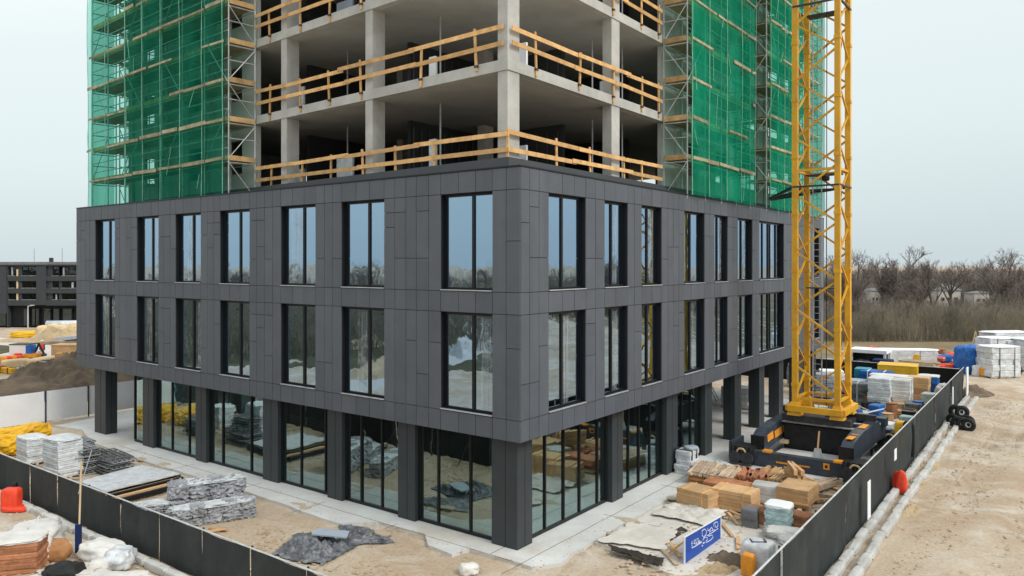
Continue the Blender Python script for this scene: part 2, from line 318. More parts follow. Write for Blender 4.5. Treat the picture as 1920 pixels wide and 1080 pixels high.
n_ = 340; t_ = np.linspace(-1, 1, n_+1)
gx = 14*np.sinh(t_*5.9)/1.0; gy = 30+14*np.sinh(t_*5.9)
gx = np.clip(gx, -2600, 2600); gy = np.clip(gy, -2600, 2600)
XX, YY = np.meshgrid(gx, gy, indexing='ij'); ZZ = np.zeros_like(XX)
for i in range(n_+1):
    for j in range(n_+1):
        x, y = XX[i, j], YY[i, j]
        if abs(x) < 110 and -60 < y < 130:
            rx, ry = x-C0.x, y-C0.y; a = rx*dL.x+ry*dL.y; b = rx*dR.x+ry*dR.y
            far = max(-a-.2, -b-.2, a-30, b-34, 0)
            k = min(1, far/2.5)
            # long wheel ruts on the haul road right of the fence
            rut = 0
            if a < -8.6: rut = .05*math.sin(a*3.3+noise.noise(V((b*.1, a*.2, 0)))*3)*min(1, (-a-8.6)/2)
            ZZ[i, j] = k*(noise.noise(V((x*.35, y*.35, 0)))*.06+noise.noise(V((x*1.1, y*1.1, 3)))*.035+rut)-.02
verts = np.stack([XX.ravel(), YY.ravel(), ZZ.ravel()], 1)
ii, jj = np.meshgrid(np.arange(n_), np.arange(n_), indexing='ij'); q0 = (ii*(n_+1)+jj).ravel()
faces = np.stack([q0, q0+n_+1, q0+n_+2, q0+1], 1)
gnd = bulkmesh('ground', verts, faces, SAND, kind='structure'); gnd.data.shade_smooth()
def flat(name, pts, m, z1=.1, z0=-.1, jit=0, kind='structure', sub=.6):
    o = MB().poly(pts, z0, z1, jit, sub).build(name, m)
    if kind: o['kind'] = kind
    return o
# apron of pale concrete round the building (left side, corner, right side) and the yard slab under the crane
flat('pavement', [P(31.5, -.2)] + [G(*q) for q in ((154, 808), (172, 833), (242, 856), (278, 870), (380, 901), (465, 927), (560, 960), (633, 986), (712, 983), (797, 1006), (800, 1026), (848, 1044), (880, 1034), (998, 1068), (1050, 1060))] +
     [G(*q) for q in ((1079, 1039), (1114, 1017), (1163, 990), (1239, 949), (1291, 915), (1312, 889))] + [P(-6.9, 15.2), P(-7.0, 33), P(34, 33), P(33, 6)], 'pave', .09, jit=.1)
flat('pavement', [G(1116, 1019), G(1165, 992), G(1240, 951), G(1300, 958), G(1380, 985), P(-7.3, 10.2), P(-7.4, 3.5), P(-4.6, 1.7), P(-3.2, 2.0), P(-2.6, 2.6)], 'tex', .055, jit=.22)
flat('grass_field', [V((15, 66, 0)), V((34, 67, 0)), V((70, 61, 0)), V((200, 40, 0)), V((260, 180, 0)), V((-50, 200, 0)), V((-46, 74, 0))], 'grass', .012, -.3, jit=1.2, sub=3)
flat('grass_field', [V((-230, -60, 0)), V((-42, -60, 0)), V((-38, 10, 0)), V((-52, 44, 0)), V((-80, 58, 0)), V((-230, 62, 0))], 'grassg', .016, -.3, jit=1.2, sub=3)
flat('road', [V((-44, 72, 0)), V((-70, 76, 0)), V((-58, 88, 0)), V((-150, 120, 0)), V((-150, 84, 0)), V((-100, 68, 0))], 'road', .02, -.2, jit=.3, sub=3) if False else None
flat('road', [G(-260, 690), G(0, 667), G(60, 667), G(110, 669), G(230, 672), G(230, 642), G(141, 643), G(93, 647), G(63, 641), G(0, 633), G(-260, 628)], 'road', .022, -.2, jit=.25, sub=2)
flat('grass_verge', [G(-60, 664), G(0, 664), G(18, 661), G(35, 655), G(14, 650), G(0, 649), G(-60, 649)], 'grassg', .12, -.2, jit=.3)
# haul road west and the strip of road reflected in the lower windows
flat('road', [V((-150, -6, 0)), V((-64, 2, 0)), V((-30, 26, 0)), V((-34, 30, 0)), V((-66, 9, 0)), V((-150, 3, 0))], 'road', .03, -.2, jit=.3, sub=3)

# ---------------------------------------------------------------- office block: podium
office = thing('office_building', 'dark grey clad podium with a bare concrete tower frame rising out of it', 'building', P(0, 0))
LW = [(1.07, 3.23), (5.88, 8.12), (9.6, 11.72), (13.8, 15.94), (17.42, 19.5), (20.98, 23.0), (25.19, 27.29)]
RW = [(1.55, 3.81), (5.08, 6.80), (7.91, 9.65), (11.81, 13.98), (15.12, 16.75), (18.07, 20.12), (21.16, 25.23), (29.23, 30.36), (31.29, 32.37)]
LA, LB = 29.4, 33.5
rows = [(4.25, 7.38), (8.13, 11.2)]; ZB, ZT = 3.53, 11.9
fL = lambda s, n, z: P(s, n, z); fR = lambda s, n, z: P(n, s, z)
def fbox(mb, f, s0, s1, n0, n1, z0, z1):
    return mb.quadbox([f(s0, n0, z0), f(s1, n0, z0), f(s1, n1, z0), f(s0, n1, z0), f(s0, n0, z1), f(s1, n0, z1), f(s1, n1, z1), f(s0, n1, z1)])
panels = []
for f, wins, L in ((fL, LW, LA), (fR, RW, LB)):
    s00 = 0 if f is fL else .05
    edges = [s00]+[x for w in wins for x in w]+[L]
    wall = MB()
    piers = [(edges[i], edges[i+1]) for i in range(0, len(edges), 2)]
    n0, n1 = .05, .34
    for zz in ((ZB+.01, rows[0][0]), (rows[0][1], rows[1][0]), (rows[1][1], ZT-.02)): fbox(wall, f, .06, L-.01, n0, n1, *zz)
    for (a, b) in piers:
        for (z0, z1) in rows: fbox(wall, f, a+.01+(0.05 if a < .1 else 0), b-.01, n0+.002, n1-.002, z0, z1)
    wall.build('wall', 'black', office)
    # panel strips: narrow vertical cassettes in the piers, with staggered cross joints
    strips = []
    for (a, b) in piers:
        k = max(1, round((b-a)/.54)); cuts = [a]
        for i in range(1, k): cuts.append(a+(b-a)*i/k+R.uniform(-.05, .05))
        cuts.append(b)
        for i in range(k): strips.append((cuts[i], cuts[i+1], True))
    for (a, b) in wins:
        k = 3 if b-a > 2 else 2
        k = k*2 if b-a > 3.5 else k
        cuts = [a]+[a+(b-a)*i/k+R.uniform(-.06, .06) for i in range(1, k)]+[b]
        for i in range(k): strips.append((cuts[i], cuts[i+1], False))
    for (a, b, full) in strips:
        jb = [(ZB, rows[0][0]-.06), (rows[0][1]+.02, rows[1][0]-.05), (rows[1][1]+.02, ZT)]
        for (z0, z1) in jb: panels.append((f, a, b, z0, z1))
        if full:
            for (z0, z1) in ((rows[0][0]-.06, rows[0][1]+.02), (rows[1][0]-.05, rows[1][1]+.02)):
                c = [z0]
                r_ = R.random()
                if r_ < .75: c.append(z0+(z1-z0)*R.choice((.34, .34, .68, .68, .5)))
                if r_ < .2: c.append(z1-.5)
                c.append(z1)
                for i in range(len(c)-1): panels.append((f, a, b, c[i], c[i+1]))
panels.sort(key=lambda p: (p[0]((p[1]+p[2])/2, 0, p[3])-V((0, 0, CAMH))).length/math.sqrt((p[2]-p[1])*(p[4]-p[3])))
rest = MB()
for i, (f, a, b, z0, z1) in enumerate(panels):
    g = .009
    mb = rest if i >= 295 else MB()
    dn = R.uniform(0, .008)
    fbox(mb, f, a+g, b-g, dn, .046, z0+g, z1-g)
    if i < 295: mb.build('cladding_panel', 'clad', office)
o = rest.build('cladding_panels', 'clad', office); o['kind'] = 'stuff'
# coping, roof, floors, soffit
mb = MB(); fbox(mb, fL, -.02, LA, -.02, .4, ZT+.003, ZT+.05); fbox(mb, fR, .402, LB, -.02, .4, ZT+.003, ZT+.05); mb.build('coping', 'frame', office)
mb = MB(); mb.box(P(.42, .42, 11.45), dL*(LA-.5), dR*(LB-.5), UZ*.25); mb.build('roof', 'roof', office)
mb = MB(); mb.box(P(.35, .35, 7.5), dL*(LA-.4), dR*(LB-.4), UZ*.35); mb.build('floor_slab', 'concd', office)
mb = MB(); mb.box(P(.06, .06, 3.54), dL*(LA-.08), dR*(LB-.08), UZ*.3); mb.build('soffit', 'cladw', office)
mb = MB(); mb.box(P(LA-.35, .36, ZB+.02), dL*.3, dR*(LB-.4), UZ*(ZT-ZB-.05)); mb.build('wall', 'clad', office)
mb = MB(); mb.box(P(.36, LB-.35, ZB+.02), dL*(LA-.8), dR*.3, UZ*(ZT-ZB-.05)); mb.build('wall', 'clad', office)
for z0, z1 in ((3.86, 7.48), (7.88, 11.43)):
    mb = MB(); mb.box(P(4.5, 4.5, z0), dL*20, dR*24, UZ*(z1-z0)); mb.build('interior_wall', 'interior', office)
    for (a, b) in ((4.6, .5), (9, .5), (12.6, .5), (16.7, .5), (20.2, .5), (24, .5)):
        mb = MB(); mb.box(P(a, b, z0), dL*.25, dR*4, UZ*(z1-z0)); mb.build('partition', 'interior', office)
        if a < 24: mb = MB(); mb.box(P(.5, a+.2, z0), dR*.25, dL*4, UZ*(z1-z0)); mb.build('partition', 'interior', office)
def window(f, s0, s1, z0, z1, splits, side, idx):
    nf0, nf1 = .19, .245
    mb = MB(); w = .045
    fbox(mb, f, s0+.012, s0+w, nf0, nf1, z0+.01, z1-.01); fbox(mb, f, s1-w, s1-.012, nf0, nf1, z0+.01, z1-.01)
    fbox(mb, f, s0+w, s1-w, nf0, nf1, z0+.01, z0+w+.02); fbox(mb, f, s0+w, s1-w, nf0, nf1, z1-w-.03, z1-.01)
    fr = mb.build('window', 'frame', office)
    xs = [s0+w]+[s0+(s1-s0)*t for t in splits]+[s1-w]
    for t in splits:
        mb = MB(); fbox(mb, f, s0+(s1-s0)*t-.045, s0+(s1-s0)*t+.045, nf0-.03, nf1-.002, z0+w+.021, z1-w-.031); mb.build('mullion', 'frame', fr)
    for i in range(len(xs)-1):
        mb = MB(); tw = R.uniform(-.006, .006)
        fbox(mb, f, xs[i]+.03, xs[i+1]-.03, (nf0+.022)+tw, (nf0+.027)+tw, z0+w+.02, z1-w-.03); mb.build('pane', GU, fr)
    mb = MB(); fbox(mb, f, s0+.01, s1-.01, -.035, .18, z0-.035, z0-.004); mb.build('sill', 'sill', fr)
    # film strips outside some panes; painted pale streaks stand in for reflections
    if R.random() < .6:
        i = R.randrange(len(xs)-1); a = xs[i]+.05; b = a+(xs[i+1]-xs[i])*R.uniform(.3, .6)
        mb = MB(); mb.sheet(lambda s, t: f(a+(b-a)*s*(1+.05*math.sin(t*7)), nf0+.008-.008*abs(math.sin(s*9+t*2)), z0+.1+(z1-z0-.25)*t), 12, 6); mb.build('film', FILM, fr)
for i, (a, b) in enumerate(LW):
    for (z0, z1) in rows: window(fL, a, b, z0, z1, [.42], 'L', i)
for i, (a, b) in enumerate(RW):
    sp_ = [.45] if b-a < 3 else [.24, .46, .54, .78]
    for (z0, z1) in rows: window(fR, a, b, z0, z1, sp_, 'R', i)
# ground-floor columns with their cladding
def column(a0, a1, b0, b1):
    c = MB().box(P(a0, b0, .0), dL*(a1-a0), dR*(b1-b0), UZ*3.53).build('column', 'cladw', office)
    mb = MB()                                                     # vertical joints proud by a hair
    mb.box(P(a0+(a1-a0)*.45, b0-.006, .1), dL*.012, dR*.005, UZ*3.4); mb.box(P(a0-.006, b0+(b1-b0)*.5, .1), dL*.005, dR*.012, UZ*3.4)
    mb.build('joint', 'black', c)
column(.4, 1.41, .4, 1.2)
for (a, b) in ((4.78, 5.6), (8.55, 9.38), (12.45, 13.45), (17.65, 18.5), (22.2, 23.2), (27.0, 28.2)): column(a, b, .4, 1.0)
for (a, b) in ((6.32, 7.14), (10.93, 12.0), (14.97, 15.8), (18.7, 19.6), (22.3, 23.1), (25.6, 26.4), (29.4, 30.2), (32.3, 33.1)): column(.4, 1.0, a, b)
for b in (18.9, 26): 
    for a in (8, 16, 24): column(a, a+.6, b, b+.6)
# shopfront glazing, one per bay
def shopfront(f, s0, s1, n, splits):
    mb = MB(); fbox(mb, f, s0, s1, n-.04, n+.05, .09, .2)
    fr = mb.build('shopfront', 'frame', office)
    mb = MB(); fbox(mb, f, s0, s1, n-.04, n+.05, 3.42, 3.53); mb.build('head_rail', 'frame', fr)
    xs = [s0]+[s0+(s1-s0)*t for t in splits]+[s1]
    for x in xs[0:-1] + [s1-.06]:
        mb = MB(); fbox(mb, f, x, x+.06, n-.06, n+.06, .2, 3.42); mb.build('mullion', 'frame', fr)
    for i in range(len(xs)-1):
        tw = R.uniform(-.008, .008)
        mb = MB(); fbox(mb, f, xs[i]+.06, xs[i+1], n-.004+tw, n+.004+tw, .2, 3.42); mb.build('pane', GG, fr)
for (a, b, s_) in ((1.41, 4.78, (.3, .72)), (5.6, 8.55, (.33, .7)), (9.38, 12.45, (.1, .58)), (13.45, 17.65, (.25, .75)), (18.5, 22.2, (.22, .62)), (23.2, 24.38, ())): shopfront(fL, a, b, .62, s_)
for (a, b, s_) in ((1.2, 6.32, (.2, .42, .62, .86)), (7.14, 10.93, (.22, .45, .7)), (12.0, 14.97, (.3, .62))): shopfront(fR, a, b, .66, s_)
shopfront(lambda s, n, z: P(24.38-n, s, z), .8, 7.5, 0, (.25, .5, .75))
# ground-floor interior: back wall, inner columns, stair core; undercroft back wall
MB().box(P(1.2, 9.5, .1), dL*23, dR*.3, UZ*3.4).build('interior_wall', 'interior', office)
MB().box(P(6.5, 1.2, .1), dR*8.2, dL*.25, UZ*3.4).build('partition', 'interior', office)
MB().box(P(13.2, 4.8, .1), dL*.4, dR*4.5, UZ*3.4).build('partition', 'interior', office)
MB().box(P(1.0, 15.2, .1), dL*20, dR*.3, UZ*3.4).build('wall', 'cladw', office)
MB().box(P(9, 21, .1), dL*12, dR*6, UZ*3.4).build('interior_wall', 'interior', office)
for (a, b) in ((4, 4), (8.6, 4), (12.6, 3.6), (17, 4), (21, 4), (4, 8)): MB().box(P(a, b, .09), dL*.4, dR*.4, UZ*3.44).build('inner_column', 'conc', office)

# ---------------------------------------------------------------- tower frame
FH = 3.41; TA, TB = 28.0, 31.0
def lvl(k): return 12.15+FH*(k-1)                                  # top of slab k
mb = MB(); mb.quadbox([Q(-.42, -.42, 11.7), Q(TA, -.42, 11.7), Q(TA, TB, 11.7), Q(-.42, TB, 11.7), Q(-.2, -.2, 12.36), Q(TA, -.2, 12.36), Q(TA, TB, 12.36), Q(-.2, TB, 12.36)])
mb.build('roof_upstand', 'bwall', office)
for k in range(2, 8):
    zt = lvl(k)
    MB().box(Q(-.04, -.04, zt-.36), dT*TA, dR*TB, UZ*.36).build('floor_slab', 'conc', office)
    MB().box(Q(.25, .25, zt-.372), dT*(TA-.6), dR*(TB-.6), UZ*.01).build('slab_soffit', 'concd', office)
MB().box(Q(.3, .3, 12.135), dT*(TA-.6), dR*(TB-.6), UZ*.01).build('floor_slab', 'conc', office)
cols = [(0, 0), (6.75, 0), (12.45, 0), (18.6, 0), (24.4, 0), (0, 6.73), (0, 12.7), (0, 18.8), (0, 24.6), (0, 30.3), (27.4, 0)]
cols += [(6.75, 6.73), (12.45, 6.9), (18.6, 6.9), (24.4, 6.9), (6.75, 12.7), (6.75, 18.8), (6.75, 24.6), (27.4, 6.9), (6.75, 30.3)]
for k in range(1, 7):
    z0 = lvl(k)+(.012 if k == 1 else 0); z1 = lvl(k+1)-.372
    for (a, b) in cols: MB().box(Q(a, b, z0), dT*.42, dR*.64, UZ*(z1-z0+.012)).build('concrete_column', 'conc', office)
    # stair and lift core, with dark shutter boards; inner gloom put into their colour
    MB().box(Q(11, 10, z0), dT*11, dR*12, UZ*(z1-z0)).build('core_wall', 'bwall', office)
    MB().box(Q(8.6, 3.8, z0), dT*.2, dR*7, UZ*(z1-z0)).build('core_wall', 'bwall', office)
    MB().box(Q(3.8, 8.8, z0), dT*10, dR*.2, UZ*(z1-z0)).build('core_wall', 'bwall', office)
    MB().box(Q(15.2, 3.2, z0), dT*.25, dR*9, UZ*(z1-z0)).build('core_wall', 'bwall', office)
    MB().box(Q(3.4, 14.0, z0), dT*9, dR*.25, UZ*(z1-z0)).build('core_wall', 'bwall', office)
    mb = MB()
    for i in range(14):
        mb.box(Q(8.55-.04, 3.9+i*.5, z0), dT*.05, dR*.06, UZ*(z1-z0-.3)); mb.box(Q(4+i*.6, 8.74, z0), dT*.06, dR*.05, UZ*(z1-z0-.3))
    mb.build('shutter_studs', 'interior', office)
    # infill walls behind the scaffolds, with window openings
    def infill(f, s0, s1, ops):
        c = s0
        for (a, b) in ops:
            fbox(mbw, f, c, a, .1, .28, z0, z1); fbox(mbw, f, a, b, .1, .28, z0, z0+.95); fbox(mbw, f, a, b, .1, .28, z0+2.5, z1); c = b
        fbox(mbw, f, c, s1, .1, .28, z0, z1)
    mbw = MB(); infill(lambda s, n, z: Q(s, n, z), 14.9, 27.4, [(16.2, 17.4), (19.9, 21.2), (23.9, 26.2)]); mbw.build('infill_wall', 'concd', office)
    mbw = MB(); infill(lambda s, n, z: Q(n, s, z), 11.3, 30.3, [(14, 15.4), (17.5, 18.8), (21.0, 23.6), (25.2, 27.6), (28.6, 30)]); mbw.build('infill_wall', 'concd', office)
    MB().box(Q(22.6, .3, z0), dT*.2, dR*8, UZ*(z1-z0)).build('cross_wall', 'concd', office)
    if k > 4: continue
    for (a, b) in ((2.9, 3.4), (5.2, 2.2), (9.8, 2.6), (2.2, 8.8), (1.6, 10.4), (12, 3)): MB().tube(Q(a, b, z0), Q(a, b, z1), .035, 6).build('steel_prop', 'steel', office)
    for (a, b, w) in ((1.2, 2.6, .9), (8.2, 1.6, .7), (10.3, 1.9, 1.1), (13.2, 1.4, .5), (1.5, 9.6, .8), (4.6, 1.3, .35)):
        if k < 4 and (a*7+k) % 3 < 1.9: MB().box(Q(a, b, z0), dT*w, dR*.1, UZ*(1.0+.3*((a+k) % 2))).build('leaning_board', ('white', 'sheetb', 'wrap')[int(a+k) % 3], office)

# ---------------------------------------------------------------- timber guard rails
def guardrail(side, k, s0, s1, posts, label):
    z = lvl(k); n = -.10
    f = (lambda s, n, z: Q(s, n, z)) if side == 'L' else (lambda s, n, z: Q(n, s, z))
    t = thing('guard_rail', label, 'guard rail', f(s0, n, z), 'timber guard rails along the open floors')
    rj = random.Random(k*7+(side == 'L'))
    for s in posts:
        lean = rj.uniform(-.09, .09); w = .09
        zb = z-.22-rj.random()*.12; zt = z+1.1+rj.random()*.14
        mb = MB(); mb.quadbox([f(s, n, zb), f(s+w, n, zb), f(s+w, n+.05, zb), f(s, n+.05, zb), f(s+lean, n, zt), f(s+w+lean, n, zt), f(s+w+lean, n+.05, zt), f(s+lean, n+.05, zt)])
        mb.build('post', 'wood', t)
        mb = MB(); fbox(mb, f, s-.03, s+w+.03, n-.02, n+.06, z-.10, z-.03); mb.build('clamp', 'dsteel', t)
    for h in (.42, .93):
        cuts = [s0]; 
        while cuts[-1] < s1-4.5: cuts.append(cuts[-1]+rj.uniform(3.6, 4.4))
        cuts.append(s1)
        for i in range(len(cuts)-1):
            a, b = cuts[i]-.15*(i > 0), cuts[i+1]+.15*(i < len(cuts)-2); d = n-.035-.032*(i % 2); j0, j1 = rj.uniform(-.04, .04), rj.uniform(-.04, .04); w = .15
            mb = MB(); mb.quadbox([f(a, d, z+h+j0), f(b, d, z+h+j1), f(b, d+.03, z+h+j1), f(a, d+.03, z+h+j0), f(a, d, z+h+w+j0), f(b, d, z+h+w+j1), f(b, d+.03, z+h+w+j1), f(a, d+.03, z+h+w+j0)])
            mb.build('rail', 'wood', t)
fl = {1: 'on the podium roof', 2: 'one floor above the podium roof', 3: 'two floors above the podium roof', 4: 'on the topmost floor in view'}
for k in (1, 2, 3, 4):
    jl = [3.3, 5.3, 7.15, 9.2, 11.2, 13.5] if k == 1 else [1.26, 3.97, 7.3, 9.3, 11.3, 13.6]
    guardrail('L', k, -.15 if k == 1 else .1, 14.7, jl+([-.1] if k == 1 else []), 'raw timber guard rail %s, left of the tower corner' % fl[k])
    jr = [2.7, 4.98, 7.6, 9.1] if k == 1 else [1.46, 4.2, 6.7, 9.1, 10.7]
    guardrail('R', k, -.13 if k == 1 else .1, 11.0, jr, 'raw timber guard rail %s, right of the tower corner' % fl[k])

# ---------------------------------------------------------------- scaffolds and nets
def scaffold(f, s0, s1, nb, n_out, n_in, label, ztop=30.5, zb=11.76, endbr=True):
    t = thing('scaffold', label, 'scaffold', f(s0, n_out, zb), 'tube scaffolds round the tower')
    ss = [s0+(s1-s0)*i/nb for i in range(nb+1)]
    rj = random.Random(int(s1*10)); levels = [13.45+1.7*k for k in range(10)]
    for s in ss:
        for n in (n_out, n_in):
            MB().tube(f(s, n, zb), f(s, n, ztop), .032, 6).build('standard', 'steel', t)
    for z in levels:
        for n, dz in ((n_out, -.06), (n_in, -.06), (n_out, .55), (n_out, 1.05)):
            MB().tube(f(s0, n, z+dz), f(s1, n, z+dz), .026, 5).build('ledger', 'steel', t)
        for s in (s0, s1):
            for dz in (-.1, .95): MB().tube(f(s, n_out, z+dz), f(s, n_in, z+dz+.02), .028, 5).build('transom', 'steel', t)
        mb = MB(); fbox(mb, f, s0+.02, s1-.02, n_out+.06, n_in-.06, z, z+.05); mb.build('deck', 'deck', t)
        mb = MB(); fbox(mb, f, s0+.01, s1-.01, n_out+.035, n_out+.06, z+.052, z+.24); mb.build('toe_board', 'toe', t)
        if endbr:
            for s in (s0-.03,): mb = MB(); fbox(mb, f, s-.03, s, n_out+.03, n_in-.03, z, z+.22); mb.build('toe_board', 'toe', t)
    for i in range(0, nb, 2):
        for k in range(0, 9, 2):
            a, b = (ss[i], ss[i+1]) if (k//2+i) % 2 else (ss[i+1], ss[i])
            MB().tube(f(a, n_out-.04, levels[k]), f(b, n_out-.04, levels[k+1]+.5), .022, 5).build('brace', 'steel', t)
    zz = [zb]+levels
    for k in range(len(zz)-1):
        if k % 2 or True:
            a, b = (n_out, n_in) if k % 2 else (n_in, n_out)
            MB().tube(f(s0-.03, a, zz[k]+.1), f(s0-.03, b, zz[k+1]-.1), .022, 5).build('brace', 'steel', t)
    return t
qL = lambda s, n, z: Q(s, 0, z)-V((nT.x, nT.y, 0))*n
qR = lambda s, n, z: Q(0, s, z)+V((-.799, .601, 0))*n
scaffold(qL, 14.75, 29.3, 7, -1.38, -.12, 'grey tube scaffold on the podium roof left of the open tower floors')
scaffold(qR, 11.15, 18.8, 4, -1.2, -.1, 'grey tube scaffold on the podium roof between the open floors and the crane')
scaffold(qR, 21.3, 31.0, 5, -1.2, -.1, 'grey tube scaffold seen through the yellow crane mast', endbr=False)
qE = lambda s, n, z: Q(TA, s, z)+dT*(-n)
scaffold(qE, .1, 9.0, 4, -1.35, -.12, 'grey tube scaffold wrapping the far left end of the tower', endbr=False)
scaffold(lambda s, n, z: Q(s, TB, z)+dR*(-n), .1, 9.0, 4, -1.3, -.1, 'grey tube scaffold on the far right end of the tower', endbr=False)
def net(f, s0, s1, n, z0, z1, m, label, seed, nu=60, nv=70, amp=.09, panelw=2.07):
    def fn(s, t):
        x = s0+(s1-s0)*s; zz = z0+(z1-z0)*t
        d = noise.noise(V((x*.8, zz*.35, seed)))*amp+noise.noise(V((x*2.3, zz*1.1, seed+5)))*amp*.5
        lace = abs(math.sin((zz-13.45)/1.7*math.pi))*.05+abs(math.sin((x-s0)/panelw*math.pi))*.06
        zj = noise.noise(V((x*1.3, seed, 0)))*.14 if t < .001 else 0
        return f(x, n-.05+d*.6-lace, zz+zj)
    o = MB().sheet(fn, nu, nv).build('debris_net', m, smooth=True)
    rj = random.Random(seed)
    if s1-s0 > 2.5:
        k = 0; zz = 13.45
        while zz < z1-.5:
            x = s0+.05
            while x < s1-.3:                                          # clamping battens, some missing
                w = min(rj.uniform(1.2, 2.6), s1-x-.02); da, db = fn((x-s0)/(s1-s0), (zz-z0)/(z1-z0)), fn((x+w-s0)/(s1-s0), (zz-z0)/(z1-z0))
                if rj.random() < .85:
                    out = (f(0, -1, 0)-f(0, 0, 0))*.03; h0, h1 = rj.uniform(-.04, .04), rj.uniform(-.04, .04); t_ = (db-da)
                    mb = MB(); mb.box(da+out*2.2+UZ*h0, t_+UZ*(h1-h0), out, UZ*rj.uniform(.09, .17)); mb.build('batten', BATT, o)
                x += w+rj.uniform(0, .3)
            zz += 1.7
        n_ = max(1, round((s1-s0)/panelw))
        for i in range(n_+1):
            u_ = min(1, max(0, (i+rj.uniform(-.06, .06))/n_)); mb = MB(); pr = None
            for q in range(13):
                p = fn(u_, q/12)+(f(0, -1, 0)-f(0, 0, 0))*.05
                if pr is not None: mb.tube(pr, p, .016, 4, cap=False)
                pr = p
            mb.build('lacing_rope', ROPE, o)
        for q in range(int((s1-s0)*1.2)):
            u_, v_ = rj.random()*.95, rj.random()*.9; mb = MB(); a_ = fn(u_, v_)+(f(0, -1, 0)-f(0, 0, 0))*.06; b_ = fn(min(1, u_+rj.uniform(-.05, .07)), min(1, v_+rj.uniform(.03, .09)))+(f(0, -1, 0)-f(0, 0, 0))*.06
            mb.tube(a_, b_, .011, 4, cap=False); mb.build('tie', ROPE, o)
    return top(o, label, 'debris net', 'green debris nets on the scaffolds')
BATT = mat('net_batten', (.34, .29, .2), .85, .35, 2.2, .1, objvar=.3, dirt=.6, dirtcol=(.1, .2, .12))
ROPE = mat('net_rope', (.25, .5, .38), .7, .3, 2, 0)
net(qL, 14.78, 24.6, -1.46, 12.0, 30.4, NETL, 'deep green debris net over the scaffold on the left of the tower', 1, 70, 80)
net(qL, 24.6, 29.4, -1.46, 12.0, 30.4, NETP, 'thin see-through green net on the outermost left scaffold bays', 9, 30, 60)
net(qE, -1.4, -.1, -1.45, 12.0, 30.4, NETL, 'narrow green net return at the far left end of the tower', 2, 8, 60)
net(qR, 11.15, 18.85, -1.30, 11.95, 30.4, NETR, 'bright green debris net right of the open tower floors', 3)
net(qR, 18.9, 21.25, -.2, 12.1, 30.4, NETL, 'dark narrow green net in the recess between two bright nets', 6, 20, 60)  # shade of the recess comes from the darker net colour
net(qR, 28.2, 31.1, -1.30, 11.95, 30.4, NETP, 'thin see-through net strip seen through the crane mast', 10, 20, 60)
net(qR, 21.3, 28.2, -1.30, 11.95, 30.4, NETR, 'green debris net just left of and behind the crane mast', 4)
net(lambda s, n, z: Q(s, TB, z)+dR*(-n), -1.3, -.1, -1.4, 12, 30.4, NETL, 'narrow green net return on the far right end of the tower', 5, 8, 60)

# ---------------------------------------------------------------- tower crane
ca, cb_ = -3.86, 18.4
crane = thing('tower_crane', 'yellow lattice mast of a tower crane on a dark wheeled base', 'crane', P(ca, cb_))
def K(x, y, z): return P(ca-x, cb_+y, z)          # x toward the fence, y away from the camera
h = .93; zb = 2.42; zt_ = 34
legs = [(-h, -h), (h, -h), (h, h), (-h, h)]
for (x, y) in legs:
    MB().bar(K(x, y, zb), K(x, y, zt_), .24).build('mast_leg', 'crane', crane)
    mb = MB()
    for k in range(12): mb.bar(K(x, y, zb+2.62*k+.9), K(x, y, zb+2.62*k+1.05), .29)
    mb.build('splice_collar', 'crane', crane)
per = 2.62; nn_ = 12
for fi in range(4):
    (x0, y0), (x1, y1) = legs[fi], legs[(fi+1) % 4]
    ph = 0 if fi % 2 == 0 else per/2
    for k in range(nn_):
        za = zb+.35+k*per+ph*.0
        if fi % 2: MB().bar(K(x1, y1, za), K(x0, y0, za+per/2), .075).build('diagonal', 'crane', crane); MB().bar(K(x0, y0, za+per/2), K(x1, y1, za+per), .075).build('diagonal', 'crane', crane)
        else: MB().bar(K(x0, y0, za+per/2+.2), K(x1, y1, za+.2), .085).build('diagonal', 'crane', crane); MB().bar(K(x1, y1, za+per+.2), K(x0, y0, za+per/2+.2), .085).build('diagonal', 'crane', crane)
        if k % 4 == 0: MB().bar(K(x0, y0, za), K(x1, y1, za), .11).build('horizontal', 'crane', crane)
# ladder inside the mast, landing grids, cables
lx = -.35
for sx in (-.2, .2): MB().bar(K(lx+sx, .55, zb), K(lx+sx, .55, zt_), .045).build('ladder_rail', 'steel', crane)
mb = MB()
for k in range(100): mb.tube(K(lx-.2, .55, zb+k*.3), K(lx+.2, .55, zb+k*.3), .014, 4, cap=False)
o = mb.build('ladder_rungs', 'steel', crane); o['kind'] = 'stuff'
for z in (7.8, 13.1, 20.6): MB().box(K(-.75, .1, z), dL*-1.5, dR*.7, UZ*.05).build('landing', 'dsteel', crane)
MB().tube(K(.25, -.2, zb), K(.3, -.2, zt_), .02, 5).build('power_cable', 'rubber', crane)
mb = MB()
for k in range(40):
    z = zb+k*.7; mb.tube(K(.6+.08*math.sin(k*1.9), .8, z), K(.6+.08*math.sin((k+1)*1.9), .8, z+.7), .016, 5, cap=False)
mb.build('power_cable', 'rubber', crane)
# tie to the podium roof with its lamp
for (x0, y0, x1, y1) in ((-h, h, -3.2, 2.6), (-h, -h, -3.2, 2.4), (h, h, -3.3, 2.9)): MB().bar(K(x0, y0, 12.55), K(x1, y1, 12.3), .12).build('wall_tie', 'dsteel', crane)
for z in (12.5, 20.8):
    for i in range(4):
        (x0, y0), (x1, y1) = legs[i], legs[(i+1) % 4]; MB().bar(K(x0*1.1, y0*1.1, z), K(x1*1.1, y1*1.1, z), .08).build('tie_frame', 'dsteel', crane)
MB().blob(K(.3, -.5, 12.75), .5, .3, .28, A_R, 5, 3, .05).build('floodlight', 'rubber', crane)
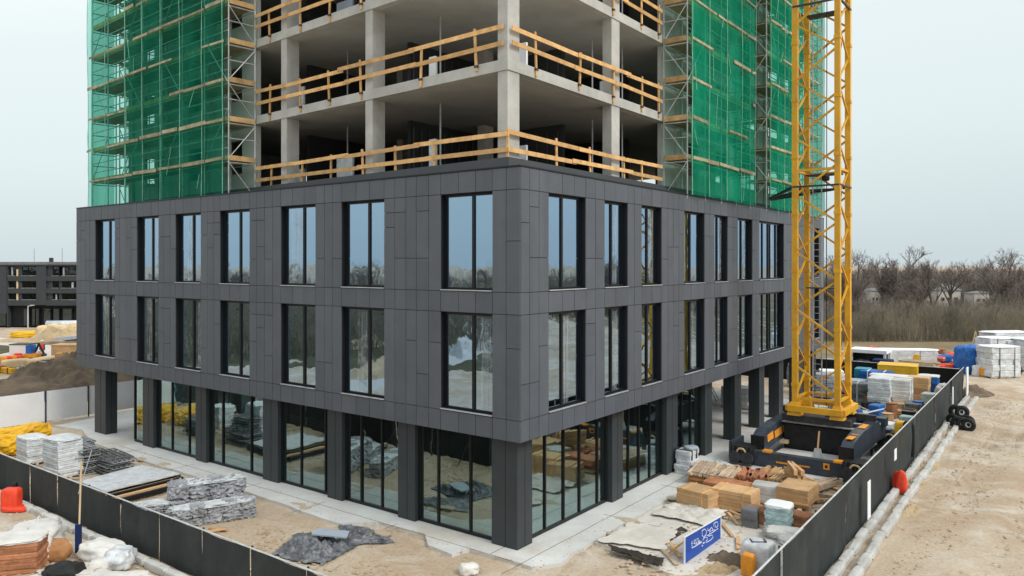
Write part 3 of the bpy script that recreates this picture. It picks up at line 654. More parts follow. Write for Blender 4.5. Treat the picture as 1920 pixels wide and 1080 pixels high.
# yellow collar
mb = MB()
for i in range(4):
    (x0, y0), (x1, y1) = legs[i], legs[(i+1) % 4]; s_ = 1.28; mb.bar(K(x0*s_, y0*s_, 2.33+i*.003), K(x1*s_, y1*s_, 2.33+i*.003), .24, .26)
mb.build('base_collar', 'crane', crane)
for (x, y) in legs:
    mb = MB(); mb.quadbox([K(x-.3, y-.3, 2.0), K(x+.3, y-.3, 2.0), K(x+.3, y+.3, 2.0), K(x-.3, y+.3, 2.0), K(x-.16, y-.16, 2.6), K(x+.16, y-.16, 2.6), K(x+.16, y+.16, 2.6), K(x-.16, y+.16, 2.6)]); mb.build('foot_casting', 'crane', crane)
# long side beams, cross beams, platform
def kbox(name, m, x0, x1, y0, y1, z0, z1, par=None, taper=0):
    mb = MB(); mb.quadbox([K(x0, y0, z0), K(x1, y0, z0), K(x1, y1, z0), K(x0, y1, z0), K(x0+taper, y0+taper, z1), K(x1-taper, y0+taper, z1), K(x1-taper, y1-taper, z1), K(x0+taper, y1-taper, z1)])
    return mb.build(name, m, par or crane)
sbs = []
for sx in (-1.85, 1.85):
    mb = MB(); w = .3
    for (ya, yb, za0, za1, zc0, zc1) in ((-3.3, -2.9, .78, 1.3, .68, 1.5), (-2.9, -1.4, .68, 1.5, .78, 1.66), (-1.4, 1.6, .78, 1.66, .78, 1.66), (1.6, 3.2, .78, 1.66, .62, 1.3)):
        mb.quadbox([K(sx-w, ya, za0), K(sx+w, ya, za0), K(sx+w, yb, zc0), K(sx-w, yb, zc0), K(sx-w*.8, ya, za1), K(sx+w*.8, ya, za1), K(sx+w*.8, yb, zc1), K(sx-w*.8, yb, zc1)])
    b_ = mb.build('side_beam', 'cdark', crane)
    kbox('end_plate', 'rubber', sx-.3, sx+.3, -3.36, -3.303, .74, 1.34, b_)
    s1_ = sx+.305*(-1 if sx > 0 else 1)
    s1_ = sx+.312
    for (ya, yb) in ((-2.9, -2.1), (-1.9, -.9), (-.7, .5)):
        mb = MB(); zz_ = 1.0 if ya < -1.6 else 1.08
        mb.quadbox([K(sx-.317, ya, zz_), K(sx-.303, ya, zz_), K(sx-.303, yb, zz_+.06), K(sx-.317, yb, zz_+.06), K(sx-.29, ya, zz_+.3), K(sx-.275, ya, zz_+.3), K(sx-.275, yb, zz_+.36), K(sx-.29, yb, zz_+.36)]) if sx > 0 else mb.quadbox([K(sx+.303, ya, zz_), K(sx+.317, ya, zz_), K(sx+.317, yb, zz_+.06), K(sx+.303, yb, zz_+.06), K(sx+.275, ya, zz_+.3), K(sx+.29, ya, zz_+.3), K(sx+.275, yb, zz_+.36), K(sx+.26, yb, zz_+.36)])
        mb.build('orange_plate', 'orange', b_)
        if sx > 0:
            mb = MB(); z_ = 1.68 if ya > -1.5 else 1.6; mb.box(K(sx-.13, ya, z_), dL*-.27, dR*(yb-ya)*.8, UZ*.02); mb.build('orange_plate', 'orange', b_)
fb = kbox('front_beam', 'cdark', -2.35, 2.3, -3.75, -3.4, .14, .74)
kbox('orange_stripe', 'orange', -.9, .5, -3.77, -3.752, .36, .43, fb); kbox('label_plate', 'orange', 1.05, 1.3, -3.765, -3.752, .4, .66, fb)
kbox('label_mark', 'rubber', 1.12, 1.22, -3.772, -3.766, .47, .58, fb)
kbox('clamp', 'orange', -1.5, -1.15, -3.8, -3.42, .742, .82, fb); kbox('clamp', 'orange', 1.45, 1.9, -3.8, -3.42, .742, .82, fb)
kbox('rear_beam', 'cdark', -2.3, 2.3, 3.1, 3.5, .3, 1.0)
kbox('platform', 'pave', -1.5, 1.5, -3.38, -.9, .3, .38)
kbox('counterweight', 'rubber', -1.5, 1.5, -.75, 1.2, .3, 1.5); kbox('machine_box', 'cdark', -1.2, .2, -.6, .8, 1.52, 1.95); kbox('machine_box', 'dsteel', .35, 1.3, -.5, .9, 1.52, 1.85)
kbox('cross_beam', 'dsteel', -1.5, 1.5, -1.05, -.78, 1.7, 2.0); kbox('cross_beam', 'dsteel', -2.1, 2.1, .95, 1.2, 1.7, 2.0)
kbox('walkway', 'steel', -1.9, 1.9, -.77, -.45, 1.56, 1.6)
for sx, sy in ((-2.35, -3.7), (2.35, -3.7), (-2.3, 3.3), (2.3, 3.3)):
    b_ = kbox('wheel_bogie', 'rubber', sx-.55, sx+.5, sy-.25, sy+.75, .22, .88, None, .04)
    kbox('bogie_shoe', 'dsteel', sx-.5, sx+.45, sy-.45, sy+.6, .1, .2, b_)
    for q in (-.28, .25):
        mb = MB(); mb.tube(K(sx+q, sy-.36, .42), K(sx+q, sy-.2, .42), .27, 14); w_ = mb.build('wheel', 'dsteel', b_)
    mb = MB(); mb.torus(K(sx-.0, sy-.30, .62), dR, .2, .045); mb.build('hose_ring', 'tan2', b_)
    mb = MB()
    for q in range(5): mb.bar(K(sx-.45+q*.2, sy-.28, .25+.1*(q % 2)), K(sx-.35+q*.2, sy-.3, .9), .05)
    mb.build('bracket', 'dsteel', b_)
kbox('left_plate', 'cdark', -3.1, -2.95, -3.5, -2.0, .15, .95); kbox('yellow_cabinet', 'yellow', 3.0, 3.35, -2.9, -2.3, .2, .95)
kbox('tread_plate', 'tan2', -1.55, -1.2, -1.2, -.95, .65, .8)
for (x, y) in ((-2.0, 2.2), (2.0, 2.4), (0.2, 1.5), (-1.2, 1.7), (1.3, 2.0)):
    kbox('machine_box', R.choice(('cdark', 'dsteel', 'steel')), x-.25, x+.3, y-.3, y+.3, 1.3 if abs(x) > 1.6 else .5, 1.7)
for k in range(9):
    MB().tube(K(R.uniform(-2, 2), R.uniform(-1, 3), 1.65), K(R.uniform(-2.2, 2.4), R.uniform(-1, 3.4), R.uniform(1.2, 2.1)), .04, 6).build('hydraulic_pipe', R.choice(('steel', 'dsteel', 'fencet')), crane)
mb = MB()                                                             # handrail hoop at the back
for k in range(10):
    t0, t1 = k/10, (k+1)/10; fz = lambda t: 2.0+.35*math.sin(t*math.pi)
    mb.tube(K(-1.3+2.9*t0, 2.1, fz(t0)), K(-1.3+2.9*t1, 2.1, fz(t1)), .03, 5)
for k in range(6): mb.tube(K(-1.2+k*.5, 2.1, 1.2), K(-1.2+k*.5, 2.1, 2.1), .022, 5)
mb.build('handrail', 'fencet', crane)
sh = thing('shovel', 'pale shovel standing blade down on the crane base platform', 'shovel', K(.35, -2.0, .39))
MB().bar(K(.35, -2.0, .74), K(.35, -1.75, 1.54), .06).build('handle', 'tan', sh)
mb = MB(); mb.quadbox([K(.12, -2.05, .4), K(.58, -2.05, .4), K(.58, -2.0, .4), K(.12, -2.0, .4), K(.22, -2.0, .82), K(.48, -2.0, .82), K(.48, -1.96, .82), K(.22, -1.96, .82)]); mb.build('blade', 'steel', sh)
vest = thing('control_cabinet', 'yellow and black upright control cabinet right of the crane base', 'cabinet', P(ca-3.1, cb_+1.2))
MB().blob(K(3.15, 1.2, .5), .35, .6, 1.35, A_R, 6, 6, .03).build('body', 'yellow', vest); MB().blob(K(3.45, 1.1, .3), .25, .5, 1.6, A_R, 6, 6, .03).build('door', 'rubber', vest)
kk = MB(); kk.box(K(3.0, 1.0, .09), dL*-.1, dR*.5, UZ*.5); kk.box(K(3.4, 1.0, .09), dL*-.1, dR*.5, UZ*.5); kk.build('leg', 'dsteel', vest)

# ---------------------------------------------------------------- fences
def screen_fence(p, q, hgt, plen, label, both=True, posts='dsteel', m='fence', seed=0, kerb=True):
    p = V(p); q = V(q); L = (q-p).length; d = (q-p)/L; nrm = V((d.y, -d.x, 0)); n = max(1, round(L/plen))
    t = thing('site_fence', label, 'fence', p)
    for i in range(n):
        a = p+d*(L*i/n); w = L/n
        def fn(s, t_):
            z = .05+(hgt-.06)*t_
            off = .06*noise.noise(V((i*3.3+s*2.2, z*.8, seed)))+.035*math.sin(s*math.pi)+.02*noise.noise(V((i*5+s*9, z*1.5, seed)))+.05*z*noise.noise(V((i*1.7, seed, 2)))
            zz = z+(.03*noise.noise(V((i+s*1.5, seed, 4))) if t_ > .9 else 0)-(.05*math.sin(s*math.pi) if t_ > .9 else 0)*0
            return a+d*(w*(s*.992+.004))+nrm*off+UZ*zz
        mb = MB(); mb.sheet(fn, 10, 5)
        mb.build('fence_panel', m, t, smooth=True)
        MB().tube(a+nrm*-.05, a+nrm*-.05+UZ*(hgt+.05), .03, 6).build('post', posts, t)
        if i % 2 == 0: MB().bar(a+nrm*-.07+UZ*.9, a+nrm*-.75+UZ*.05, .04).build('stay', posts, t)
        zt2 = hgt+.01
        MB().tube(a+UZ*(zt2+.015*noise.noise(V((i, seed, 0)))), a+d*w+UZ*(zt2+.015*noise.noise(V((i+1, seed, 0)))), .026, 5).build('top_rail', 'fencet', t)
    return t
fl1 = screen_fence(P(41, -6.6), P(-7.6, -6.6), 1.45, 2.3, 'low dark screened fence along the near left edge of the site', seed=1)
screen_fence(P(-7.8, -6.4), P(-7.1, 40.6), 2.0, 3.45, 'tall dark screened fence between the yard and the sandy haul road', seed=2)
screen_fence(P(-6.9, 40.75), P(24, 41.5), 1.85, 3.4, 'black screened fence closing the yard behind the pallets', m='black', seed=3)
wf = thing('white_hoarding', 'white panel hoarding behind the left end of the building', 'fence', P(33.2, -6.4))
k = 0; b = -6.4
while b < 20:
    w = (3.2, 3.2, 2.3, 3.2)[k % 4]
    mb = MB(); bb = b
    mb.sheet(lambda s, t_: P(33.2+.05*noise.noise(V((bb+s*3, t_*1.5, 0))), bb+.05+s*(w-.12), .1+t_*1.68), 8, 5); mb.build('panel', 'white', wf, smooth=True)
    MB().bar(P(33.17, b, 0), P(33.17, b, 1.8), .06).build('post', ('teal', 'steel', 'navy', 'dsteel')[k % 4], wf)
    b += w; k += 1
# kerb blocks at the feet of the fences
def kerbline(p, q, off, label, L0=1.15):
    p = V(p); q = V(q); d = (q-p).normalized(); L = (q-p).length; t = thing('kerb', label, 'kerb', p); n = int(L/L0); rj = random.Random(5)
    ang = math.atan2(d.y, d.x)
    for i in range(n):
        c = p+d*(i+.5)*L/n
        MB().blob(c+V((rj.uniform(-.03, .03), rj.uniform(-.03, .03), -.04)), L/n*1.0, .26, .24, ang+rj.uniform(-.02, .02), 4, 6, .05, 2, i).build('kerb_block', 'kerb', t)
kerbline(P(-8.05, -6.4), P(-7.35, 40.4), 0, 'inner line of pale kerb blocks against the tall right fence')
kerbline(P(-8.55, -6.4), P(-7.85, 40.4), 0, 'outer line of pale kerb blocks edging the haul road')
kerbline(P(40, -6.95), P(-7.6, -6.95), 0, 'line of pale kerb blocks along the foot of the low left fence')
def notice(p, w, h_, z, ang, label, m='white'):
    o = MB().cb(V((p.x, p.y, z)), w, .02, h_, ang).build('notice', m); top(o, label, 'notice')
fa = math.atan2(dR.y, dR.x)
notice(P(-7.86, 9.0), .42, 1.25, .45, fa, 'tall white sheet fixed to the right fence nearest the camera')
notice(P(-7.83, 13.6), .4, .42, 1.45, fa, 'small white notice high on the right fence above a red cover')
notice(P(-7.40, 33.0), .35, 1.0, .7, fa, 'narrow white strip near the far end of the right fence')
o = MB().cb(P(-7.3, 40.75), .9, .06, 2.0, fa).build('gate_leaf', 'white'); top(o, 'white gate leaf at the far corner of the tall fence', 'gate')

# ---------------------------------------------------------------- yard stores: builders
def pallet(t, c, w, d, ang, m='wood2'):
    ex = V((math.cos(ang), math.sin(ang), 0)); ey = V((-math.sin(ang), math.cos(ang), 0))
    mb = MB()
    for k in (-1, 0, 1): mb.box(c-ex*w/2+ey*(k*d*.42-.05), ex*w, ey*.1, UZ*.09)
    for k in range(5): mb.box(c-ey*d/2+ex*((k-2)*w*.22-.05), ex*.11, ey*d, UZ*.0+UZ*.0+UZ*.02) if False else mb.box(c-ey*d/2+ex*((k-2)*w*.22-.055)+UZ*.09, ex*.11, ey*d, UZ*.025)
    mb.build('pallet', m, t)
def layered(c, w, d, h_, n, ang, m, label, cat='pallet load', name='pallet_load', pal=True, jit=.03, cap=None, group=None, strap=None):
    c = V(c); t = thing(name, label, cat, c, group); z = c.z
    if pal: pallet(t, c, w, d, ang); z += .12
    lh = (h_-(.12 if pal else 0))/n; rj = random.Random(int(c.x*100+c.y*10))
    for i in range(n):
        MB().blob(V((c.x+rj.uniform(-jit, jit), c.y+rj.uniform(-jit, jit), z+i*lh)), w*rj.uniform(.97, 1.02), d*rj.uniform(.97, 1.02), lh*1.02, ang+rj.uniform(-jit, jit)*.6, 5, 18, .022, 2.4, i+c.x, False).build('layer', m, t)
    if cap: MB().blob(V((c.x, c.y, z+n*lh-.03)), w*1.05, d*1.05, .12, ang, 7, 5, .1, 2.5, c.x).build('cover', cap, t)
    if strap:
        ex = V((math.cos(ang), math.sin(ang), 0)); ey = V((-math.sin(ang), math.cos(ang), 0))
        for s_ in (-.25, .25): 
            mb = MB(); p0 = V((c.x, c.y, c.z))+ex*w*s_; mb.box(p0-ey*(d/2+.03)-ex*.03, ex*.06, ey*(d+.06), UZ*(h_+.03)); mb.build('strap', strap, t)
    return t
def bag(c, w, d, h_, ang, m, label, name='bulk_bag', cat='bag', sq=3, amp=.16, loops=True, group=None):
    c = V(c); t = thing(name, label, cat, c, group)
    MB().blob(c, w, d, h_, ang, 12, sq, amp, 2.2, c.x*3).build('body', m, t, smooth=True)
    if loops:
        ex = V((math.cos(ang), math.sin(ang), 0)); ey = V((-math.sin(ang), math.cos(ang), 0))
        for sx in (-1, 1):
            mb = MB(); mb.torus(c+ex*sx*w*.22+UZ*h_*.93, ey, .16, .022, 10, 5); mb.build('loop', m, t)
    return t
def heap(c, rx, ry, h_, m, label, seed=0, name='soil_heap', cat='soil heap', ang=0, n=34, rough=.35, peaks=None):
    c = V(c); ca_, sa_ = math.cos(ang), math.sin(ang)
    def fn(s, t_):
        x, y = (s-.5)*2, (t_-.5)*2; r = math.sqrt(x*x+y*y)
        e_ = max(0, 1-r**1.6)
        nse = noise.fractal(V((x*2.4+seed, y*2.4, seed)), 1.0, 2.0, 5)*rough*e_**.5
        z = h_*e_*(.75+.4*noise.noise(V((x*1.4+seed*2, y*1.4, 1))))+h_*nse*.8
        px, py = x*rx*(1+.15*noise.noise(V((x*2, y*2, seed)))), y*ry
        return V((c.x+px*ca_-py*sa_, c.y+px*sa_+py*ca_, max(-.1, z)-.05*(r > 1)))
    o = MB().sheet(fn, n, n).build(name, m, smooth=False); return top(o, label, cat)
def planks(c, L, w, h_, nx, nz_, ang, m, label, cat='timber stack', name='timber_stack', jit=.04, pal=True, spread=0):
    c = V(c); t = thing(name, label, cat, c); ex = V((math.cos(ang), math.sin(ang), 0)); ey = V((-math.sin(ang), math.cos(ang), 0)); rj = random.Random(int(c.x*91+c.y*13))
    z = c.z
    if pal:
        for s_ in (-.35, .35): MB().box(c+ex*L*s_-ex*.05-ey*w/2, ex*.1, ey*w, UZ*.1).build('bearer', m, t)
        z += .1
    for k in range(nz_):
        for i in range(nx):
            bw = w/nx; a2 = ang+rj.uniform(-jit, jit)*(1+spread*(k == nz_-1)); l = L*rj.uniform(.92, 1.03)
            cc = c+ey*((i+.5)*bw-w/2)+ex*rj.uniform(-.08, .08); cc.z = z+k*h_/nz_
            MB().cb(cc, l, bw*.9, h_/nz_*.9, a2).build('board', m, t)
    return t

# --- stores in the near right yard
aR = A_R
def yard(u, v): return G(u, v, .06)
o = thing('site_sign', 'blue site sign with white lettering leaning upright in the near yard', 'sign', G(1283, 1061))
s0_, s1_ = G(1284, 1061), G(1350.5, 1013)
sd_ = (s1_-s0_).normalized(); snn = V((sd_.y, -sd_.x, 0)); SL = (s1_-s0_).length; SH0, SH1 = .84, .76
mb = MB(); mb.quadbox([s0_+UZ*.02, s1_+UZ*.02, s1_-snn*.04+UZ*.02, s0_-snn*.04+UZ*.02, s0_+UZ*SH0, s1_+UZ*SH1, s1_-snn*.04+UZ*SH1, s0_-snn*.04+UZ*SH0]); mb.build('board', 'sign', o)
mb = MB(); mb.bar(s0_-sd_*.02, s0_-sd_*.02+UZ*(SH0+.02), .04); mb.bar(s1_+sd_*.02, s1_+sd_*.02+UZ*(SH1+.02), .04); mb.bar(s0_+UZ*(SH0+.01), s1_+UZ*(SH1+.01), .03)
mb.build('edge_trim', 'white', o)
mb = MB(); mb.bar(s0_+sd_*.4-snn*.06+UZ*.7, s0_+sd_*.4-snn*.8, .05); mb.bar(s1_-sd_*.4-snn*.06+UZ*.6, s1_-sd_*.4-snn*.8, .05); mb.build('prop', 'wood', o)
def spt(x, y):                                                      # lettering laid out on the board, in the board's own plane
    u = (x-190)/550; yt = 485-325*u; yb = 925-405*u; v = (y-yt)/(yb-yt)
    return s0_+sd_*(SL*u)+snn*.006+UZ*(.02+(SH0+(SH1-SH0)*u)*(1-v))
def stroke(pts, w):
    mb = MB()
    for i in range(len(pts)-1): mb.bar(spt(*pts[i]), spt(*pts[i+1]), .012, w)
    mb.build('lettering', 'white', o)
BW = .018
stroke([(445, 480), (440, 400), (482, 366), (512, 398), (508, 448), (470, 498), (452, 470)], BW)
stroke([(528, 352), (532, 392), (566, 378), (592, 338), (622, 384)], BW)
stroke([(518, 470), (545, 462), (570, 438), (612, 415), (700, 350)], BW)
stroke([(560, 440), (556, 402), (600, 392), (640, 372), (642, 400)], BW*.7)
stroke([(628, 330), (628, 285), (662, 256), (690, 250), (700, 298), (684, 330), (652, 332), (652, 292)], BW)
stroke([(455, 545), (470, 508), (520, 492), (525, 530), (500, 560)], .014)
stroke([(545, 480), (600, 455), (618, 488), (585, 530), (540, 558), (500, 580)], .014)
stroke([(455, 590), (480, 575)], .035); stroke([(440, 635), (455, 618)], .03)
for i in range(6): x = 283+i*20; stroke([(x, 600-i*9), (x, 560-i*11)], .014)
stroke([(283, 600), (300, 592)], .014); stroke([(322, 545), (340, 536)], .014); stroke([(362, 525), (382, 516)], .014)
for i, gl_ in enumerate(([(0, 0), (0, 50), (24, 40)], [(0, 0), (22, -10)], [(0, 46), (12, -4), (26, 34)], [(26, -6), (4, 8), (24, 20), (4, 40)], [(0, 0), (0, 36), (26, 20)])):
    bx, by = 290+i*29, 612-i*17; stroke([(bx+p, by+q_) for p, q_ in gl_], .022)
stroke([(290, 662), (360, 622), (438, 572)], .02)
# two long tan board packs
def pack(u0, v0, u1, v1, dep, h_, label, m='tan'):
    p, q = yard(u0, v0), yard(u1, v1); d = (q-p); L = d.length; ang = math.atan2(d.y, d.x); nrm = V((-d.y, d.x, 0)).normalized()
    if nrm.y < 0: nrm = -nrm
    c = (p+q)/2+nrm*dep/2
    t = thing('board_pack', label, 'board pack', V((c.x, c.y, .06)))
    n = 5
    for k in range(n): MB().cb(V((c.x+R.uniform(-.02, .02), c.y+R.uniform(-.02, .02), .09+k*h_/n)), L*R.uniform(.98, 1), dep*R.uniform(.97, 1), h_/n*.93, ang+R.uniform(-.008, .008)).build('board', m, t)
    for s_ in (-.32, .3): MB().cb(V((c.x+math.cos(ang)*L*s_, c.y+math.sin(ang)*L*s_, .07)), .05, dep*1.015, h_+.035, ang).build('strap', 'wood', t)
pack(1268, 946, 1328, 962, 1.0, .62, 'left one of two long tan board packs in the near yard')
pack(1332, 951, 1408, 966, 1.0, .68, 'right one of two long tan board packs, edged in orange')
layered(yard(1340, 903), 1.9, 1.7, .38, 3, A_R+.1, M['bagb'], 'brown board stack under the loose pale slats')
planks(yard(1340, 903)+UZ*.4, 2.0, 1.8, .14, 13, 2, A_R+.1, 'wood2', 'loose pale slats heaped on a brown stack behind the tan board packs', pal=False, spread=3)
layered(yard(1368, 928), 1.9, .9, .5, 3, A_L+.1, M['brick'], 'reddish brown brick stack between the loose slats and the tan packs')
planks(yard(1412, 905), 1.5, 1.3, .34, 9, 4, A_R+.25, 'brick', 'rust brown slats crossed over each other left of the orange planks', spread=4)
planks(yard(1455, 906), 1.9, 1.3, .34, 10, 3, A_R-.05, 'tan', 'row of orange and pale planks in front of the crane base', spread=2)
layered(yard(1441, 938), 1.1, .8, .62, 2, A_L+.15, M['kerb'], 'grey concrete pipe blocks between the brick stack and the striped crate', pal=False)
t = planks(yard(1496, 943), 1.5, 1.25, .6, 1, 9, A_R, 'tan', 'square stack of ribbed tan boards with a dark handle slot', jit=.01)
planks(yard(1490, 920), 1.4, .3, .9, 2, 4, A_R+.6, 'tan', 'tan boards leaning up at the back of the ribbed board stack', jit=.15)
planks(yard(1535, 920), 2.6, .5, .22, 4, 1, A_R-.3, 'wood2', 'thin weathered boards lying beside the ribbed board stack', jit=.1)
layered(yard(1461, 992), .78, .78, .8, 5, A_R+.05, M['mint'], 'pale mint wrapped pallet with a white top near the right fence', cap='white')
layered(yard(1428, 983), .95, .7, .55, 3, A_L+.1, M['brick'], 'brown boxes beside the mint wrapped pallet')
o = layered(yard(1408, 985), .55, .6, .6, 2, A_L+.1, M['roof'], 'dark slate crate left of the brown boxes', pal=False)
layered(yard(1496, 989), .95, .6, .5, 3, A_L-.1, M['brick'], 'red brick pile by the right fence')
bag(yard(1480, 1008), 1.5, .8, .3, A_L+.3, 'bag', 'crumpled white sacks flat on the ground by the right fence', amp=.3, loops=False)
bag(yard(1490, 1022), 1.0, .6, .22, A_L-.3, 'bag', 'small crumpled pale sack against the right fence', amp=.35, loops=False)
t = bag(yard(1422, 1066), 0.85, .7, .8, A_L, 'wrap', 'white wrapped bulk bag with a printed square on top', loops=False, sq=9, amp=.05)
mb = MB(); c_ = yard(1422, 1066); 
for (x0, y0, x1, y1) in ((-.2, -.1, .2, -.1), (.2, -.1, .2, .15), (-.2, .15, -.2, -.1)): mb.bar(V((c_.x+x0, c_.y+y0, c_.z+.81)), V((c_.x+x1, c_.y+y1, c_.z+.81)), .03)
mb.build('printed_mark', 'dsteel', t)
o = MB().blob(yard(1403, 1078), .38, .3, .62, A_L, 6, 6, .04).build('jerrycan', 'orange'); top(o, 'orange plastic canister in front of the white wrapped bulk bag', 'canister')
heap(yard(1375, 1052), .95, .6, .32, 'soil', 'dark brush and soil heap left of the white bulk bag', 3, ang=-.4, rough=.8)
heap(yard(1345, 1070), .8, .45, .28, 'sand', 'pale rubble heap with a dark hollow in front of the blue sign', 5, ang=.2, rough=.8, name='rubble_heap', cat='rubble')
heap(G(1500, 930), 1.6, .7, .28, 'soil', 'dark turned soil between the ribbed board stack and the right fence', 8, ang=-.5, rough=.8)
MB().poly([G(1236, 1014), G(1277, 990), G(1291, 998), G(1252, 1020)], -.3, .064, .06, .3).build('drain_pit', 'pit', kind='structure')
# geotextile sheets with rumples
def rumple(pts4, m, label, h_=.12, seed=0, name='ground_sheet', fr=3, cat='sheet', lift=.07, n=30, edge=0):
    a, b, c, d = [V(p) for p in pts4]
    def fn(s, t_):
        p = a.lerp(b, s).lerp(d.lerp(c, s), t_)
        w = min(1, min(s, 1-s)*6+.2)*min(1, min(t_, 1-t_)*6+.2)
        e_ = abs(noise.noise(V((s*fr*1.4+seed, t_*fr*3.2, seed))))+.6*abs(noise.noise(V((s*fr*4, t_*fr*6, seed+3))))
        off = V((noise.noise(V((s*5, t_*5, seed)))*.25*(1-w), noise.noise(V((s*5+9, t_*5, seed)))*.25*(1-w), 0))
        return p+off+UZ*(lift+h_*e_*w)
    o = MB().sheet(fn, n, n).build(name, m, smooth=True)
    return top(o, label, cat) if label else o
rumple((yard(1222, 966), yard(1330, 990), yard(1366, 962), yard(1262, 945)), 'tex', 'rumpled pale geotextile sheet behind the blue sign', .16, 1)
rumple((yard(1122, 1018), yard(1245, 1035), yard(1270, 1000), yard(1185, 982)), 'tex', 'broad flat pale sheet with a ragged edge left of the blue sign', .04, 2)
rumple((yard(1150, 1040), yard(1240, 1066), yard(1245, 1052), yard(1140, 1026)), 'pit', 'dark torn membrane strip along the edge of the broad pale sheet', .12, 4, fr=5)
rumple((G(507, 1042), G(600, 1062), G(680, 1022), G(560, 1000)), 'plast', 'crumpled dark plastic film spread on the sand by the left fence', .34, 5, fr=4, n=44, lift=.02)
rumple((G(640, 1022), G(745, 1020), G(690, 990), G(636, 985)), 'plast', 'dark plastic film folds trailing toward the building corner', .16, 7, fr=4, lift=.02)
o = MB().poly([G(584, 1006, .3), G(650, 1012, .3), G(655, 1000, .3), G(600, 995, .3), G(590, 999, .3)], .34, .38).build('sheet_panel', 'sheetb'); top(o, 'smooth blue grey panel lying on the crumpled dark plastic', 'panel')
bag(G(880, 1076), .55, .4, .3, .2, 'bag', 'small white sack at the very bottom of the picture below the corner column', loops=False)
# wire-strapped bundle by the column
t = layered(G(1287, 884, .09), .95, .7, .95, 5, A_R, M['wrap'], 'grey strapped bundle standing against the third right hand column', jit=.07, strap='dsteel', pal=False)
MB().blob(G(1296, 884, .09)+UZ*.95, .6, .5, .16, .3, 6, 3, .1).build('cover', 'sheetb', t)
rumple((G(1335, 872, .09), G(1356, 880, .09), G(1374, 868, .09), G(1345, 860, .09)), 'wrap', 'scrap of clear plastic on the concrete near the crane base', .1, 6, lift=.01)
# stuff behind the crane base, inside the fence
layered(G(1652, 765, .09)+V((0, 0, 0)), 1.5, 1.3, 1.9, 8, A_R, M['wrap'], 'left of two tall white wrapped pallets on red feet right of the crane')
layered(G(1688, 767, .09), 1.3, 1.3, 1.85, 8, A_R, M['bag'], 'right of two tall white wrapped pallets on red feet right of the crane', strap='steel')
layered(G(1712, 780, .09), 1.3, .9, .8, 5, A_R+.2, M['greyd'], 'flat grey banded pallet between the tall white pallets and the fence')
layered(G(1674, 748, .09), 2.6, 1.2, 1.5, 4, A_L, M['tan'], 'tan boards under a draped grey sheet behind the tall white pallets', cap='bag')
layered(G(1722, 752, .09), 1.3, 1.1, 1.6, 4, A_L, M['tan'], 'brown open cartons stacked right of the draped boards')
layered(G(1741, 748, .09), 1.1, 1.2, 1.5, 6, A_R, M['blue'], 'navy wrapped pallet with a pale cover against the right fence', cap='wrap')
layered(G(1718, 730, .09), 2.6, 1.2, 1.5, 4, A_L, M['wrap'], 'white covered low pallets behind the navy wrapped pallet', cap='white')
o = thing('yellow_cube', 'bright yellow covered cube in the middle of the pallet yard', 'covered pallet', G(1684, 735, .09))
MB().cb(G(1684, 735, .09), 2.4, 1.9, 1.9, A_L+.1).build('cover', 'yellow', o)
MB().cb(G(1684, 735, .09)+UZ*1.905, 2.44, 1.94, .03, A_L+.1).build('cover_seam', 'yellow', o)
layered(G(1645, 737, .09), 2.0, 1.5, 1.55, 5, A_L+.05, M['blue'], 'blue wrapped pallets left of the yellow cube', strap='white')
layered(G(1618, 733, .09), 1.0, 1.3, 1.6, 3, A_L+.05, M['teal'], 'teal plastic tank left of the blue wrapped pallets', pal=False)
layered(G(1655, 716, .09), 1.4, 1.2, 1.7, 3, A_L+.05, M['navy'], 'dark blue machine cover behind the yellow cube', pal=False)
t = thing('white_frame_cabin', 'small white framed cabin with a grey window by the black fence', 'cabin', G(1632, 708, .09))
cc_ = G(1632, 708, .09)
for q in (-1, 1):
    for r_ in (-1, 1): MB().cb(cc_+dL*q*1.2+dR*r_*.9, .16, .16, 2.0, A_R).build('corner_post', 'white', t)
MB().cb(cc_+UZ*2.0, 2.1, 2.7, .25, A_R).build('roof', 'white', t); MB().cb(cc_, 1.7, 2.3, .6, A_R).build('lower_wall', 'white', t); MB().cb(cc_+UZ*.6, 1.6, 2.2, 1.35, A_R).build('window', GF, t)
t = bag(G(1606, 712, .09), 1.4, 1.2, 1.3, .3, 'bag', 'white bulk bag half hidden behind the right crane leg', sq=3)
layered(G(1724, 716, .09), 2.6, 1.4, 1.5, 4, A_L-.1, M['wood2'], 'loose grey and brown timber pallets against the black fence', jit=.12, cap='deck')
bag(P(-6.4, 36.5, .09), .9, .7, 1.3, .3, 'bag', 'pale bag standing in the far corner of the fenced yard', sq=2.4, loops=False)
for i, (u, v, m_, lb) in enumerate(((1600, 742, 'sheetb', 'pale round topped tank behind the crane base'), (1622, 756, 'greyd', 'coil of grey hoses beside the crane base'), (1540, 742, 'grey', 'grey rubble bundle seen between the crane legs'), (1515, 735, 'wood2', 'timber bundle seen through the lower crane mast'), (1560, 728, 'white', 'white sheeted pallet seen through the crane mast'), (1500, 722, 'greyd', 'dark steel bundle at the back of the undercroft'))):
    layered(G(u, v, .09), 1.6, 1.3, 1.1+.2*(i % 3), 5, A_L+.1*i, M[m_], lb, jit=.08, strap='steel' if i % 2 else None)
planks(K(3.0, 5.2, .09), 2.2, .6, .3, 5, 2, A_R, 'dsteel', 'black steel sections stacked between the crane base and the fence', cat='steel stack', name='steel_stack')
t = thing('hand_trolley', 'dark wire trolley beside the right fence behind the crane base', 'trolley', G(1655, 853, .09)); cc_ = G(1655, 853, .09)
mb = MB()
for q in range(5): mb.bar(cc_+dR*(-.5+q*.25)-dL*.35+UZ*.3, cc_+dR*(-.5+q*.25)+dL*.35+UZ*.3, .04)
